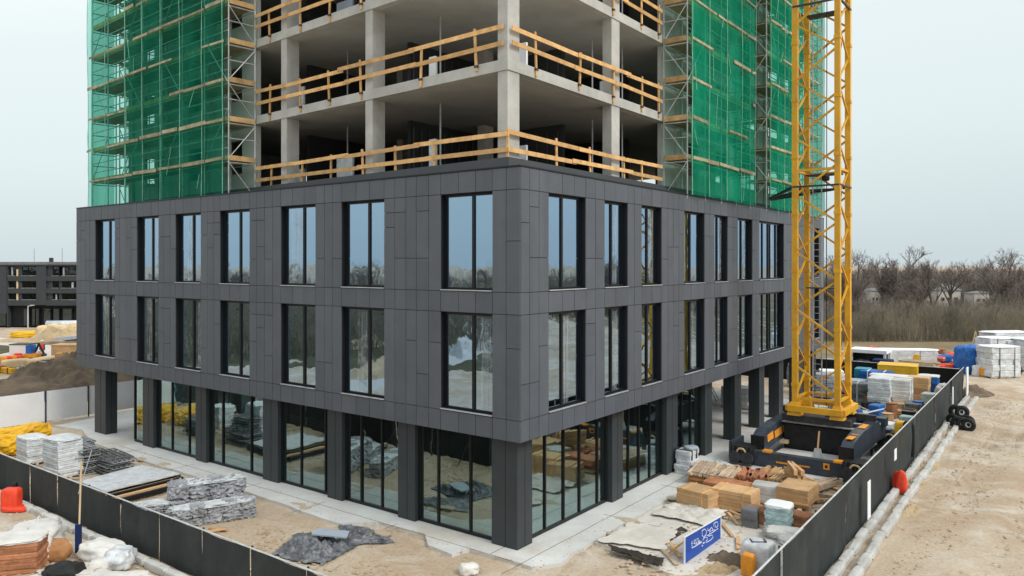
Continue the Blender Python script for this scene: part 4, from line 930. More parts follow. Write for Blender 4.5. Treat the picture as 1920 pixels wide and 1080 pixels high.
for q in (-1, 1): mb.bar(cc_+dR*-.6+dL*.35*q+UZ*.3, cc_+dR*.6+dL*.35*q+UZ*.3, .05); mb.bar(cc_+dR*.6+dL*.35*q+UZ*.3, cc_+dR*.8+dL*.35*q+UZ*1.0, .05)
mb.build('frame', 'dsteel', t)
for q in (-1, 1):
    for r_ in (-.45, .45): MB().torus(cc_+dR*r_+dL*.38*q+UZ*.17, dL, .12, .045, 12, 6).build('wheel', 'rubber', t)
# undercroft clutter
layered(P(6, 17.5, .09), 2.0, 1.0, 1.2, 8, A_L, M['greyd'], 'stack of dark boards inside the open undercroft', pal=True)
layered(P(10, 20, .09), 1.6, 1.2, 1.3, 6, A_L, M['wrap'], 'white wrapped pallet deep inside the undercroft')
layered(P(3.5, 27.5, .09), 1.8, 1.2, 1.3, 6, A_L, M['wrap'], 'pale wrapped pallet near the last undercroft columns')
o = MB().box(P(4.0, 15.6, .75), dL*.1, dR*2.3, UZ*2.2).build('hanging_panel', 'cladw'); top(o, 'dark panel hanging in the mouth of the undercroft', 'panel')
t = thing('step_ladder', 'pale step ladder leaning at the back of the undercroft', 'ladder', P(5.5, 29, .09))
for q in (0, .4): MB().bar(P(5.5, 29+q, .09), P(7, 29+q, 2.6), .06).build('rail', 'fencet', t)
for q in range(8): MB().bar(P(5.6+q*.19, 29, .3+q*.3), P(5.6+q*.19, 29.4, .3+q*.3), .04).build('rung', 'fencet', t)

# --- beyond the fence, right: haul road side
t = thing('tyre_pile', 'pile of black rubber rolls beside the fence on the haul road', 'tyre pile', G(1800, 800))
for i, (u, v, z) in enumerate(((1787, 798, .3), (1796, 803, .3), (1806, 805, .3), (1816, 807, .3), (1792, 796, .75), (1804, 798, .75), (1815, 803, .35))):
    c_ = G(u, v); MB().torus(V((c_.x, c_.y, z)), dR+dL*.2*(i % 3-1), .25, .12, 16, 8).build('tyre', 'rubber', t, smooth=True)
    MB().torus(V((c_.x, c_.y, z)), dR+dL*.2*(i % 3-1), .14, .05, 12, 5).build('rim', 'steel', t)
t = thing('barrier_cover', 'red orange plastic barrier leaning on the right fence', 'barrier', G(1690, 926))
MB().blob(G(1690, 925), .26, .42, .9, A_R, 8, 2.6, .1, 2, 3).build('body', 'red', t, smooth=True); MB().blob(G(1683, 922), .26, .4, .8, A_R, 8, 2.6, .1, 2, 5).build('flap', 'red', t, smooth=True)
t = thing('blue_tarp_stack', 'tall stack wrapped in blue tarpaulin by the far fence corner', 'covered pallet', G(1823, 700))
MB().blob(G(1822, 700), 2.3, 1.9, 2.3, .2, 12, 5, .08, 3, 8).build('tarp', 'blue', t); MB().blob(G(1824, 702)+V((.1, -.9, 0)), 1.4, .4, .9, .1, 6, 6, .1).build('crate', 'wrap', t)
for k in range(3): MB().blob(G(1822, 700)+V((.5, -1.0, 1.0+k*.45)), .8, .12, .12, -.2, 4, 3, .2).build('fold', 'wrap', t)
bag(G(1848, 697), .8, .7, 1.5, .3, 'teal', 'teal plastic drum right of the blue tarpaulin stack', name='drum', cat='drum', loops=False)
t = thing('orange_barrier', 'orange plastic barrier in front of the white stacked pallets', 'barrier', G(1846, 706))
for k, (u, v) in enumerate(((1846, 706), (1857, 703))): MB().blob(G(u, v), .8, .5, .75, .2*k, 6, 4, .12, 2, k).build('segment', 'orange', t)
def big(u, v, w, d, h_, label, m='wrap', n=5, cap='white', ang=.15): return layered(G(u, v), w, d, h_, n, ang, M[m], label, cap=cap, jit=.05, strap='greyd')
big(1872, 706, 2.6, 1.8, 2.4, 'nearest white wrapped pallet stack on orange feet beyond the fence')
big(1868, 690, 2.6, 1.8, 2.6, 'white wrapped stack just behind the nearest white stack')
big(1903, 690, 2.8, 1.8, 2.4, 'long white covered stack in the middle of the far stores')
big(1925, 693, 2.2, 2.4, 2.6, 'white covered stack cut by the right edge of the picture')
big(1886, 678, 4.2, 2.0, 2.7, 'longest white covered stack behind the others')
t = thing('red_bundle', 'dark red and black bundle between the white stacks', 'bundle', G(1898, 704)); MB().blob(G(1898, 702), 1.5, 1.0, .8, .3, 8, 3, .15).build('body', 'rubber', t); MB().blob(G(1898, 702)+UZ*.55, 1.1, .8, .6, .1, 8, 3, .25, 2, 4).build('cover', 'red', t)
t = thing('yellow_tripod', 'thin yellow tripod standing behind the blue tarpaulin stack', 'tripod', G(1829, 664))
for (x, y) in ((-.5, 0), (.5, 0), (0, .6)): MB().bar(G(1829, 664)+V((x, y, 0)), G(1829, 664)+UZ*2.3, .09).build('leg', 'tan2', t)
t = thing('red_tarpaulin', 'low red tarpaulin heap on the road behind the fence', 'tarpaulin', G(1779, 697)); MB().blob(G(1776, 697), 2.6, 1.2, .7, .2, 8, 2.6, .3, 2.5, 2).build('tarp', 'red', t); MB().bar(G(1785, 697)+UZ*.4, G(1800, 686)+UZ*1.2, .07).build('pole', 'dsteel', t)
t = thing('small_machine', 'blue and orange small machine parked on the far road', 'machine', G(1775, 683)); MB().blob(G(1768, 683), 1.6, 1.1, .9, 0, 6, 3.5, .1).build('body', 'blue', t); MB().blob(G(1784, 682), 1.2, 1.0, 1.0, 0, 8, 2.5, .06).build('drum', 'red', t); MB().cb(G(1762, 684), 1.2, .2, .3, 0).build('frame', 'dsteel', t)
layered(G(1683, 688), 6.2, 1.6, 1.5, 3, -.12, M['wrap'], 'long white strapped block row behind the black fence', cap='white', strap='greyd')
t = thing('small_truck', 'small red and white flatbed truck parked far beyond the crane', 'truck', G(1620, 668)); c_ = G(1620, 668)
MB().cb(c_+V((-.9, 0, .3)), 2.6, 1.0, .2, -.05).build('flatbed', 'wrap', t); MB().blob(c_+V((.95, 0, .25)), .95, 1.0, .75, -.05, 6, 5, .04).build('cab', 'red', t); MB().blob(c_+V((1.0, -.1, .62)), .75, .9, .36, -.05, 6, 5, .02).build('windscreen', GF, t)
for x in (-1.8, -.9, .9): MB().torus(c_+V((x, -.5, .2)), V((0, 1, 0)), .15, .07, 14, 6).build('wheel', 'rubber', t)
for k in range(3): MB().cb(c_+V((-1.6+k*.7, 0, .5)), .5, .6, .3, .2*k).build('crate', ('white', 'greyd', 'wrap')[k], t)
t = layered(G(1604, 690), 3.4, 1.2, .8, 2, 0, M['sheetb'], 'pale blue sheet over a low stack just right of the crane beyond the fence', cap='sheetb')
heap(G(1822, 740), 1.9, 1.0, .75, 'soil', 'brown and grey earth heap outside the far fence corner', 11, ang=.4, rough=.5)
heap(G(1770, 655+25), 3.2, 1.0, .5, 'sand', 'low sand ridge on the far side of the road', 13, name='sand_heap', cat='sand heap')
for i, (u, v, r_) in enumerate(((1735, 873, .55), (1742, 832, .4), (1760, 815, .5), (1716, 905, .4), (1700, 955, .5))):
    heap(G(u, v), r_*1.8, r_, .16, 'sand', ('clod ridge beside the tall fence, nearest the red barrier', 'small clod heap half way along the tall fence', 'clod heap just before the black rubber rolls', 'flat clod heap beyond the red barrier', 'scraped sand ridge left of the tyre ruts')[i], 20+i, name='sand_heap', cat='sand heap', ang=.9, n=16, rough=.8)

# --- left yard, inside the low fence
aL_ = A_L
layered(G(118, 893), 1.35, 1.05, 1.6, 9, A_L+.05, M['wrap'], 'right of two tall pale grey wrapped block stacks by the left fence', jit=.015, cap='wrap')
layered(G(60, 868), 1.2, .9, 1.15, 7, A_L, M['wrap'], 'left of two pale grey wrapped block stacks by the left fence', jit=.015, cap='wrap')
t = thing('yellow_sacks', 'bright yellow tarpaulin heap at the left edge of the picture', 'tarpaulin', G(30, 842))
for k, (u, v, w) in enumerate(((10, 850, 1.8), (42, 848, 1.6), (28, 834, 1.8), (62, 826, 1.5))): MB().blob(G(u, v), w, 1.2, .85, .3*k, 10, 3, .28, 3, k).build('sack', 'yellow', t)
for i, (u, v, w, h_, lb) in enumerate(((153, 885, 1.5, 1.15, 'tall dark bundle of steel mesh beside the pale block stacks'), (207, 884, 1.9, .85, 'low dark bundle of steel mesh at the edge of the apron'), (142, 858, 1.4, .9, 'dark mesh bundle behind the tall mesh bundle'))):
    t = thing('mesh_bundle', lb, 'mesh bundle', G(u, v), 'steel mesh bundles in the left yard'); rj = random.Random(i); c_ = G(u, v)
    for k in range(int(h_/.085)):
        mb = MB(); ang = A_L+rj.uniform(-.1, .1); ex = V((math.cos(ang), math.sin(ang), 0)); ey = V((-ex.y, ex.x, 0)); cc_ = c_+V((rj.uniform(-.08, .08), rj.uniform(-.08, .08), .06+k*.085))
        for q in range(8): s_ = (q/7-.5); mb.bar(cc_+ex*s_*w-ey*.5+UZ*rj.uniform(-.02, .02), cc_+ex*s_*w+ey*.5+UZ*rj.uniform(-.02, .02), .035)
        for q in range(6): s_ = (q/5-.5); mb.bar(cc_-ex*w/2+ey*s_+UZ*rj.uniform(0, .03), cc_+ex*w/2+ey*s_+UZ*rj.uniform(0, .05), .035)
        mb.build('mesh_sheet', 'greyd' if k % 3 else 'grey', t)
# trench cover with timbers
t = thing('trench_cover', 'long flat pale slab lying over dark timbers in the left yard', 'slab', G(250, 915))
pts = [G(160, 902), G(262, 877, .35), G(336, 890, .35), G(200, 922)]
pts = [G(150, 905, .3), G(265, 874, .3), G(335, 890, .3), G(195, 924, .3)]
MB().poly(pts, .3, .36, .05, .5).build('slab', 'wrap', t)
d_ = (pts[2]-pts[3]).normalized(); nn2 = V((d_.y, -d_.x, 0))
if nn2.y > 0: nn2 = -nn2
for k in range(5):
    p0 = pts[3]+nn2*(.05+.22*k); p0.z = .06+.05*(k % 2); q0_ = pts[2]+nn2*(.05+.22*k); q0_.z = p0.z
    MB().bar(p0+UZ*.08, q0_+UZ*.08, .16, .14).build('timber', ('tan', 'black', 'pit', 'tan', 'black')[k], t)
for k in (0, .5, 1): c_ = pts[3].lerp(pts[2], k); c2 = pts[0].lerp(pts[1], k); MB().bar(V((c_.x, c_.y, .15)), V((c2.x, c2.y, .15)), .2, .28).build('bearer', 'pit', t)
# stone bales
def bale(u, v, L, w, h_, n, ang, label):
    c = G(u, v); t = thing('stone_bale', label, 'stone bale', c, 'grey wrapped stone bales in the left yard'); ex = V((math.cos(ang), math.sin(ang), 0)); rj = random.Random(u)
    for k in range(n):
        for r_ in range(2):
            cc_ = c+ex*((k+.5)/n-.5)*L+UZ*(r_*h_*.5)+V((rj.uniform(-.04, .04), rj.uniform(-.04, .04), 0))
            MB().blob(cc_, L/n*rj.uniform(1.05, 1.25), w*rj.uniform(.88, 1.06), h_*rj.uniform(.5, .62), ang+rj.uniform(-.07, .07), 10, 4.5, .26, 3.4, k*3+r_+u).build('stone', 'grey', t)
    MB().blob(c+UZ*(h_*.98-.03), L*.98, w*.9, .08, ang, 9, 6, .2, 6, u).build('frost_cover', 'wrap', t)
bale(400, 976, 2.7, .75, .6, 5, A_R-.42, 'front one of three grey stone bales in the left yard')
bale(388, 950, 2.5, .95, 1.0, 4, A_R-.42, 'tallest grey stone bale, behind the front one')
bale(290, 966, 1.5, .7, .45, 3, A_R-.42, 'low grey stone bale half hidden by the left fence')
# --- outside the left fence
t = thing('water_barrier', 'orange red plastic barrier foot standing on the sand at the left', 'barrier', G(24, 955))
MB().blob(G(22, 956), .62, .42, .8, A_L+.6, 8, 7, .03, 2, 1).build('body', 'red', t, smooth=True); MB().blob(G(30, 957), .9, .6, .2, A_L+.6, 8, 3.4, .06).build('foot', 'red', t, smooth=True); MB().blob(G(27, 950)+UZ*.55, .2, .2, .35, .2, 5, 4, .05).build('handle', 'rubber', t)
t = bag(G(62, 1040), 2.6, 1.5, .9, A_L+2.5, 'bag', 'large white bulk bag with blue print at the lower left', sq=3, amp=.2)
c_ = G(62, 1040); mb = MB()
for (x0, z0, x1, z1) in ((-.3, 0, -.3, .25), (-.3, .25, -.1, .25), (-.1, .25, -.1, 0), (.05, 0, .05, .3), (.15, 0, .35, 0), (.35, 0, .35, .25)): mb.bar(c_+V((x0+.1, -.62+x0*.1, .62+z0*.7)), c_+V((x1+.1, -.62+x1*.1, .62+z1*.7)), .03)
mb.build('print', 'teal', t)
t = thing('brown_sack', 'brown woven sack lying on its side with a pale tied end', 'sack', G(92, 1052)); MB().blob(G(95, 1050), 1.15, .62, .62, .15, 12, 2.6, .12, 2.5, 3).build('body', 'bagb', t, smooth=True); MB().blob(G(126, 1046)+UZ*.2, .3, .3, .3, 0, 6, 2.2, .1).build('tied_end', 'tan2', t)
layered(G(20, 1075), 1.7, 1.0, 1.0, 6, .25, M['brick'], 'brown brick pallet cut by the lower left corner', cap='bag')
bag(G(120, 1090), 1.0, .8, .5, .5, 'rubber', 'dark bucket shaped sack at the bottom left edge', loops=False)
bag(G(193, 1050), 1.6, 1.0, .55, -.55, 'bag', 'pale rounded stone sack right of the blue pole', amp=.16, loops=False)
bag(G(225, 1062), .8, .9, .55, .2, 'wrap', 'grey veined sack at the foot of the low fence', amp=.2, loops=False)
bag(G(186, 1074), .55, .5, .4, .2, 'bag', 'small arched pale sack between the rounded sacks', amp=.1, loops=False)
bag(G(130, 1085), 1.8, 1.0, .3, .3, 'tex', 'flat pale sandbag at the bottom edge left of centre', amp=.3, loops=False)
bag(G(205, 1105), 2.2, 1.2, .35, .1, 'bag', 'long white sheet covered mound on the bottom edge', amp=.2, loops=False)
t = thing('marker_pole', 'slim pale pole with a dark blue sleeve beside the low fence', 'pole', G(147, 1042))
c_ = G(147, 1042); MB().tube(c_, c_+UZ*2.9+V((.06, .05, 0)), .028, 8).build('pole', 'tan2', t); MB().cb(c_+UZ*.12, .16, .16, .85, .3).build('sleeve', 'navy', t)
MB().tube(c_+UZ*1.9, c_+UZ*3.2+V((.3, .2, 0)), .014, 5).build('stay_wire', 'steel', t)

# --- background left
t = thing('soil_mound', 'long dark brown soil mound behind the white hoarding', 'soil heap', G(90, 745))
def mound(u, v, rx, ry, h_, seed, m='soil'):
    c = G(u, v)
    def fn(s, t_):
        x, y = (s-.5)*2, (t_-.5)*2; r = math.sqrt(x*x+y*y); e_ = max(0, 1-r**1.7)
        z = h_*e_*(.8+.35*noise.noise(V((x*1.6+seed, y*1.6, 1))))+h_*.35*noise.fractal(V((x*2.6+seed, y*2.6, 0)), 1, 2, 5)*e_**.4
        return V((c.x+x*rx, c.y+y*ry, max(-.15, z)))
    return MB().sheet(fn, 44, 30)
mound(20, 738, 7.5, 3.0, 1.2, 3).build('lower_spread', 'soil', t); mound(118, 728, 4.6, 3.2, 2.6, 7).build('peak', 'soil', t); mound(175, 722, 5.5, 3.4, 2.4, 9).build('shoulder', 'soil', t)
heap(G(250, 722), 7, 3.4, 2.9, 'soil', 'brown soil bank glimpsed under the left end of the building', 31)
for (u0, v0, u1, v1, lb) in ((3, 697, 58, 692, 'left tan concrete beam lying on the sand'), (58, 695, 103, 686, 'right tan concrete beam with a rounded end')):
    p, q = G(u0, v0), G(u1, v1); t = thing('concrete_beam', lb, 'beam', p); d = (q-p).normalized(); ang = math.atan2(d.y, d.x)
    MB().blob((p+q)/2, (q-p).length, 1.1, .95, ang, 10, 8, .015).build('body', 'tan2', t); MB().cb(q, .5, .7, .3, ang).build('bearer', 'pit', t)
t = thing('white_box_trailer', 'white box trailer on the sand beyond the tan beams', 'trailer', G(45, 680)); c_ = G(45, 679)
MB().cb(c_+UZ*.4, 1.75, 1.4, 1.25, 0).build('box', 'white', t); MB().cb(c_+UZ*.32, 1.85, 1.5, .09, 0).build('frame', 'dsteel', t); MB().cb(c_+V((0, 0, 1.65)), 1.85, 1.5, .06, 0).build('roof_rim', 'dsteel', t)
for x in (-.5, .5): MB().torus(c_+V((x, -.7, .3)), V((0, 1, 0)), .2, .09, 12, 6).build('wheel', 'rubber', t)
t = thing('mini_excavator', 'small blue and orange excavator with a black arm by the white trailer', 'excavator', G(62, 680)); c_ = G(62, 680)
MB().cb(c_+V((0, 0, .1)), 1.6, 1.0, .35, 0).build('track', 'rubber', t); MB().cb(c_+V((0, 0, .5)), 1.2, .9, .35, 0).build('body', 'orange', t); MB().cb(c_+V((-.2, 0, .85)), .5, .7, .75, 0).build('cab', 'blue', t)
MB().bar(c_+V((.2, 0, 1.0)), c_+V((.55, 0, 1.75)), .14).build('boom', 'rubber', t); MB().bar(c_+V((.5, 0, 1.75)), c_+V((1.0, 0, .8)), .13).build('arm', 'rubber', t); MB().blob(c_+V((1.0, 0, .55)), .4, .4, .3, 0, 5, 3, .1).build('bucket', 'dsteel', t)
t = thing('orange_barriers', 'row of red orange road barriers on the far left', 'barrier', G(15, 686))
for k in range(4): MB().blob(G(3+k*9, 685-k*.8), 1.0, .5, .8, 0, 6, 5, .05, 2, k).build('barrier_segment', 'red' if k % 2 else 'orange', t)
MB().blob(G(22, 690), 1.9, .8, .5, 0, 6, 2.6, .2, 2, 4).build('base_weight', 'rubber', t)
t = thing('tan_container', 'tan open topped container by the building edge on the pale road', 'container', G(127, 670)); MB().cb(G(130, 669), 2.6, 1.5, 1.15, 0).build('body', 'tan', t); MB().cb(G(130, 669)+UZ*1.155, 2.7, 1.6, .08, 0).build('rim', 'tan', t)
t = thing('person', 'tiny standing figure in dark clothing and a red vest on the pale road', 'person', G(79, 673))
c_ = G(79, 673)
def small_person(c, t, top_m, leg_m):
    me = MB()
    me.blob(c+UZ*.78, .42, .26, .68, 0, 6, 2.6, .05).build('vest', top_m, t, smooth=True)
    mb = MB(); mb.tube(c+V((-.09, 0, .05)), c+V((-.08, 0, .85)), .07, 8, .1); mb.tube(c+V((.1, 0, .05)), c+V((.08, 0, .85)), .07, 8, .1); mb.tube(c+V((-.2, 0, 1.38)), c+V((-.27, .05, .85)), .055, 7, .04); mb.tube(c+V((.2, 0, 1.38)), c+V((.27, -.05, .85)), .055, 7, .04); mb.blob(c+V((-.09, -.05, 0)), .12, .28, .1, 0, 4, 3, 0); mb.blob(c+V((.1, -.05, 0)), .12, .28, .1, 0, 4, 3, 0); mb.build('body', leg_m, t, smooth=True)
    mb = MB(); mb.blob(c+UZ*1.5, .19, .22, .26, 0, 6, 2.2, .02, flat=False); mb.tube(c+UZ*1.42, c+UZ*1.55, .055, 7); mb.build('head', 'tan2', t, smooth=True)
    MB().blob(c+UZ*1.66, .24, .28, .13, 0, 6, 2.4, .02).build('helmet', 'white', t, smooth=True)
small_person(c_, t, 'red', 'navy')
t = thing('pink_crates', 'stack of pink and orange crates behind the soil mound', 'crates', G(124, 695))
for k, (u, v, z, m_) in enumerate(((112, 695, 0, 'red'), (121, 694, 0, 'tan'), (131, 694, 0, 'orange'), (117, 694, .75, 'tan'), (128, 694, .75, 'orange'), (135, 694, .7, 'tan2'), (108, 697, 0, 'greyd'))):
    MB().cb(G(u, v)+UZ*z, .95, .8, .7, .1*k).build('crate', m_, t)
heap(G(107, 640), 3.6, 1.6, 1.9, 'sand', 'rounded tan sand heaps in front of the far dark building', 41, name='sand_heap', cat='sand heap')
t = thing('sand_bags', 'row of four bulging tan bulk bags before the far dark building', 'bags', G(110, 637))
for k in range(4): MB().blob(G(80+k*19, 637-k*.6), 1.5, 1.3, 1.7+.15*(k % 2), .1*k, 8, 2.8, .14, 2, k+3).build('bag', 'tan2', t)
o = MB().blob(G(48, 633), 3.6, 1.0, .8, .05, 8, 3, .2, 3, 2).build('tarp_roll', 'yellow'); top(o, 'long yellow tarpaulin strip beside the tan bulk bags', 'tarpaulin')
heap(G(40, 641), 3.2, 1.1, .55, 'sand', 'low grey brown spoil heap below the yellow strip', 43, name='spoil_heap', cat='spoil heap')
heap(G(112, 645), 4.0, 1.2, .4, 'soil', 'low brown earth edge along the pale road', 44, name='earth_edge', cat='earth bank')
o = MB().tube(G(88, 620)+UZ*.8, G(175, 619)+UZ*.8, .55, 14).build('grey_pipe', 'wrap', smooth=True); top(o, 'long pale grey pipe lying behind the tan bulk bags', 'pipe')
o = MB().cb(G(133, 641)+UZ*.3, 3.2, 1.2, .35, .1, .1).build('grey_sheet_stack', 'sheetb'); top(o, 'tilted grey sheet stack beside the tan bags', 'sheet stack')
for (u, v0, v1, lb) in ((52.5, 615, 574, 'left street lamp in front of the far dark building'), (77, 612, 578, 'short street lamp right of the left lamp'), (136, 612, 563, 'tall street lamp with two heads beside the podium edge')):
    c_ = G(u, v0); y = c_.y; hh = (v0-v1)/F*y
    t = thing('street_lamp', lb, 'street lamp', c_, 'street lamps before the far building'); MB().tube(c_, c_+UZ*hh, .1, 8, .07).build('pole', 'fencet', t); MB().bar(c_+UZ*hh, c_+UZ*(hh+.1)+V((.7, 0, 0)), .12).build('lamp_arm', 'fencet', t)
    MB().cb(c_+UZ*(hh+.08)+V((.6, 0, 0)), .5, .25, .1, 0).build('lamp_head', 'fencet', t)
    if u > 130: MB().bar(c_+UZ*hh, c_+UZ*(hh-.1)+V((-.6, 0, 0)), .12).build('lamp_arm', 'fencet', t)
c_ = G(24, 613); t = thing('blue_sign_board', 'small bright blue sign on a post before the far dark building', 'sign', c_)
MB().bar(c_, c_+UZ*1.6, .18).build('post', 'tan2', t)
zb_ = CAMH-(591-HOR)/F*c_.y; o = MB().cb(c_+V((0, -.1, zb_)), 1.25, .1, .62, 0).build('board', mat('sign_cyan', (.05, .3, .75), .4, .05, 1, 0), t)
for k in range(5): MB().cb(c_+V((-.4+k*.19, -.16, zb_+.2)), .12, .01, (.25, .2, .12, .2, .24)[k], 0).build('lettering', 'white', t)
# far dark building
bY = 107.0
def BX(u): return (u-960)/F*bY
def BZ(v): return CAMH-(v-HOR)/F*bY
t = thing('far_office_block', 'low dark office block with ribbon windows at the far left', 'building', V((BX(70), bY, 0)))
xl, xr = BX(-60), BX(240)
def bb(name, m, u0, u1, v0, v1, d0=0, d1=.3, par=None):
    mb = MB(); mb.box(V((BX(u0), bY+d0, BZ(v1))), V((BX(u1)-BX(u0), 0, 0)), V((0, d1-d0, 0)), V((0, 0, BZ(v0)-BZ(v1)))); return mb.build(name, m, par or t)
bb('mass', 'black', -60, 240, 496, 613, .8, 14); bb('roof', 'roof', -62, 242, 491, 495.8, -.2, 14.2); bb('parapet', 'bwall', -60, 240, 496, 499, -.05, .79)
bb('pier', 'bwall', -60, 12, 499, 588, 0, .79); bb('pier', 'bwall', 68, 86, 499, 572, 0, .79); bb('pier', 'bwall', 12, 14, 499, 613, .1, .79)
for (v0, v1) in ((518, 527), (541, 550), (563, 573)): bb('spandrel', 'bwall', 14, 68, v0, v1, .05, .79); bb('spandrel', 'bwall', 86, 240, v0, v1, .05, .79)
rj = random.Random(3)
for (v0, v1) in ((499.5, 517.5), (527.5, 540.5), (550.5, 562.5)):
    for (ua, ub) in ((14.5, 27), (39, 50), (50.5, 67.5), (97, 108), (114, 126), (126.5, 142), (146, 165)):
        w_ = bb('window', 'frame', ua, ub, v0, v1, .45, .5); bb('pane', GF, ua+.8, ub-.8, v0+1, v1-1, .4, .44, w_)
        if rj.random() < .3: c0 = ua+1+rj.random()*(ub-ua)*.4; bb('blind', 'steel', c0, c0+(ub-ua)*.25, v0+2, v1-1, .35, .38, w_)
        bb('sill', 'steel', ua, ub, v1-.5, v1, .0, .44, w_)
bb('pier', 'bwall', 27.5, 38.5, 499, 573, .3, .79); bb('pier', 'bwall', 86, 96, 499, 573, .3, .79); bb('pier', 'bwall', 108.5, 113.5, 520, 573, .3, .79)
for (ua, ub) in ((-8, 8), (40, 50), (56, 70), (78, 92), (96, 108), (114, 132)): w_ = bb('window', 'frame', ua, ub, 578, 612, .5, .55); bb('pane', GF, ua+1, ub-1, 580, 611, .42, .48, w_)
bb('light_strip', 'tan2', 29, 32, 505, 565, .2, .29)
for u in (39, 93): MB().tube(V((BX(u), bY+3, BZ(491))), V((BX(u), bY+3, BZ(465))), .05, 5).build('aerial', 'steel', t)
MB().cb(V((BX(72), bY+3, BZ(491))), .5, .5, .6, .4).build('roof_vent', 'dsteel', t)

# ---------------------------------------------------------------- woods
def tree_mesh(seed, hgt, spread=1.0, lean=0):
    rj = random.Random(seed); trunk = []; tw = []
    def grow(p, d, L, r, lev):
        n = 3 if lev < 2 else 2; cur = V(p); dd = V(d)
        pts = [V(cur)]
        for i in range(n):
            dd = (dd+V((rj.uniform(-.16, .16), rj.uniform(-.16, .16), rj.uniform(-.02, .12)))).normalized(); nx = cur+dd*L/n
            r1 = r*(1-.3*(i+1)/n); (trunk if lev < 2 else tw).append((cur, nx, r*(1-.3*i/n), r1, 5 if lev < 2 else 3)); cur = nx; pts.append(V(cur))
        if lev >= 5: return
        k = (6, 4, 4, 3, 3)[lev]
        for i in range(k):
            tpos = rj.uniform(.35, 1) if lev else rj.uniform(.3, 1); idx = min(n-1, int(tpos*n)); base = pts[idx].lerp(pts[idx+1], tpos*n-idx)
            a_ = rj.uniform(0, 2*math.pi); el = rj.uniform(.45, .95)*spread
            side = dd.cross(V((math.cos(a_), math.sin(a_), .3))).normalized(); nd = (dd*math.cos(el)+side*math.sin(el)+V((0, 0, .25))).normalized()
            grow(base, nd, L*rj.uniform(.5, .75), max(.018, r*.52), lev+1)
    grow(V((0, 0, -.2)), V((lean, 0, 1)).normalized(), hgt*.42, hgt*.021, 0)
    def mk(segs):
        mb = MB()
        for (a, b, r0, r1, n) in segs: mb.tube(a, b, r0, n, r1, cap=False)
        return mb
    return mk(trunk), mk(tw)
protos = []
for i in range(5):
    tr_, tw_ = tree_mesh(50+i, 10.0, (1.0, .8, 1.1, .65, .9)[i], (0, .05, -.05, .1, 0)[i])
    ms = []
    for nm, mb_, mt in (('trunk', tr_, 'bark'), ('crown', tw_, 'twig')):
        me = bpy.data.meshes.new(nm); me.from_pydata([tuple(v) for v in mb_.v], [], mb_.f); me.materials.append(M[mt]); ms.append(me)
    protos.append(ms)
TG = 'bare trees in the wood beyond the site'
def tree(x, y, h_, k, label, z=0, big=1):
    o = bpy.data.objects.new('bare_tree', None); COL.objects.link(o); o.location = (x, y, z); s_ = h_/10; o.scale = (s_*R.uniform(.9, 1.2)*big, s_*R.uniform(.9, 1.2)*big, s_); o.rotation_euler = (0, 0, R.uniform(0, 6.28))
    o['label'] = label; o['category'] = 'tree'; o['group'] = TG
    for nm, me in zip(('trunk', 'crown'), protos[k]):
        c = bpy.data.objects.new(nm, me); COL.objects.link(c); c.parent = o
def TX(u, y): return (u-960)/F*y
for (u, y, vt, k, lb) in ((1612, 185, 476, 2, 'bare tree on the skyline right behind the crane mast'), (1655, 190, 474, 0, 'broad bare tree crown on the skyline, first right of the crane'), (1684, 195, 471, 4, 'tallest bare crown of the left skyline group'), (1718, 200, 490, 1, 'small skyline tree between the two tall crowns'), (1750, 180, 484, 3, 'slender dark skyline tree above the houses'), (1780, 190, 482, 0, 'spreading bare skyline tree above the pale house'), (1862, 180, 480, 1, 'dark trunked skyline tree left of the right edge crowns'), (1893, 190, 474, 2, 'wide bare crown near the right edge of the picture'), (1925, 195, 478, 4, 'bare crown cut by the right edge of the picture'), (1560, 190, 486, 4, 'bare skyline tree seen through the crane mast')):
    y *= .72; h_ = CAMH+(HOR-vt)/F*y; tree(TX(u, y), y, h_*1.2, k, lb, big=1.0)
rj = random.Random(9)
for i in range(110):
    y = rj.choice((rj.uniform(124, 150), rj.uniform(126, 170), rj.uniform(126, 170))); u = rj.uniform(1500, 1960); vt = rj.uniform(520, 560) if y < 120 else rj.uniform(498, 530)
    if 1730 < u < 1806 or 1618 < u < 1655 or 1812 < u < 1855: y = rj.uniform(172, 190); vt = rj.uniform(500, 522)
    h_ = max(3.5, CAMH-(vt-HOR)/F*y); tree(TX(u, y), y, h_, rj.randrange(5), 'leafless tree among the many of the wood behind the yard')
for i in range(30):
    y = rj.uniform(92, 122); u = rj.uniform(1520, 1960); h_ = max(3.2, CAMH-(rj.uniform(540, 572)-HOR)/F*y); tree(TX(u, y), y, h_, rj.randrange(5), 'young leafless tree standing in the olive brown brushwood')
for i in range(34):                                                     # trees west of the site, mirrored in the left windows
    tree(rj.uniform(-150, -92), rj.uniform(-40, 70), rj.uniform(7, 11), rj.randrange(5), 'leafless tree west of the site, seen only mirrored in the windows')
for i in range(30):
    y = rj.uniform(30, 95); tree(rj.uniform(105, 150), y, rj.uniform(7, 11), rj.randrange(5), 'leafless tree east of the site, seen only mirrored in the windows')
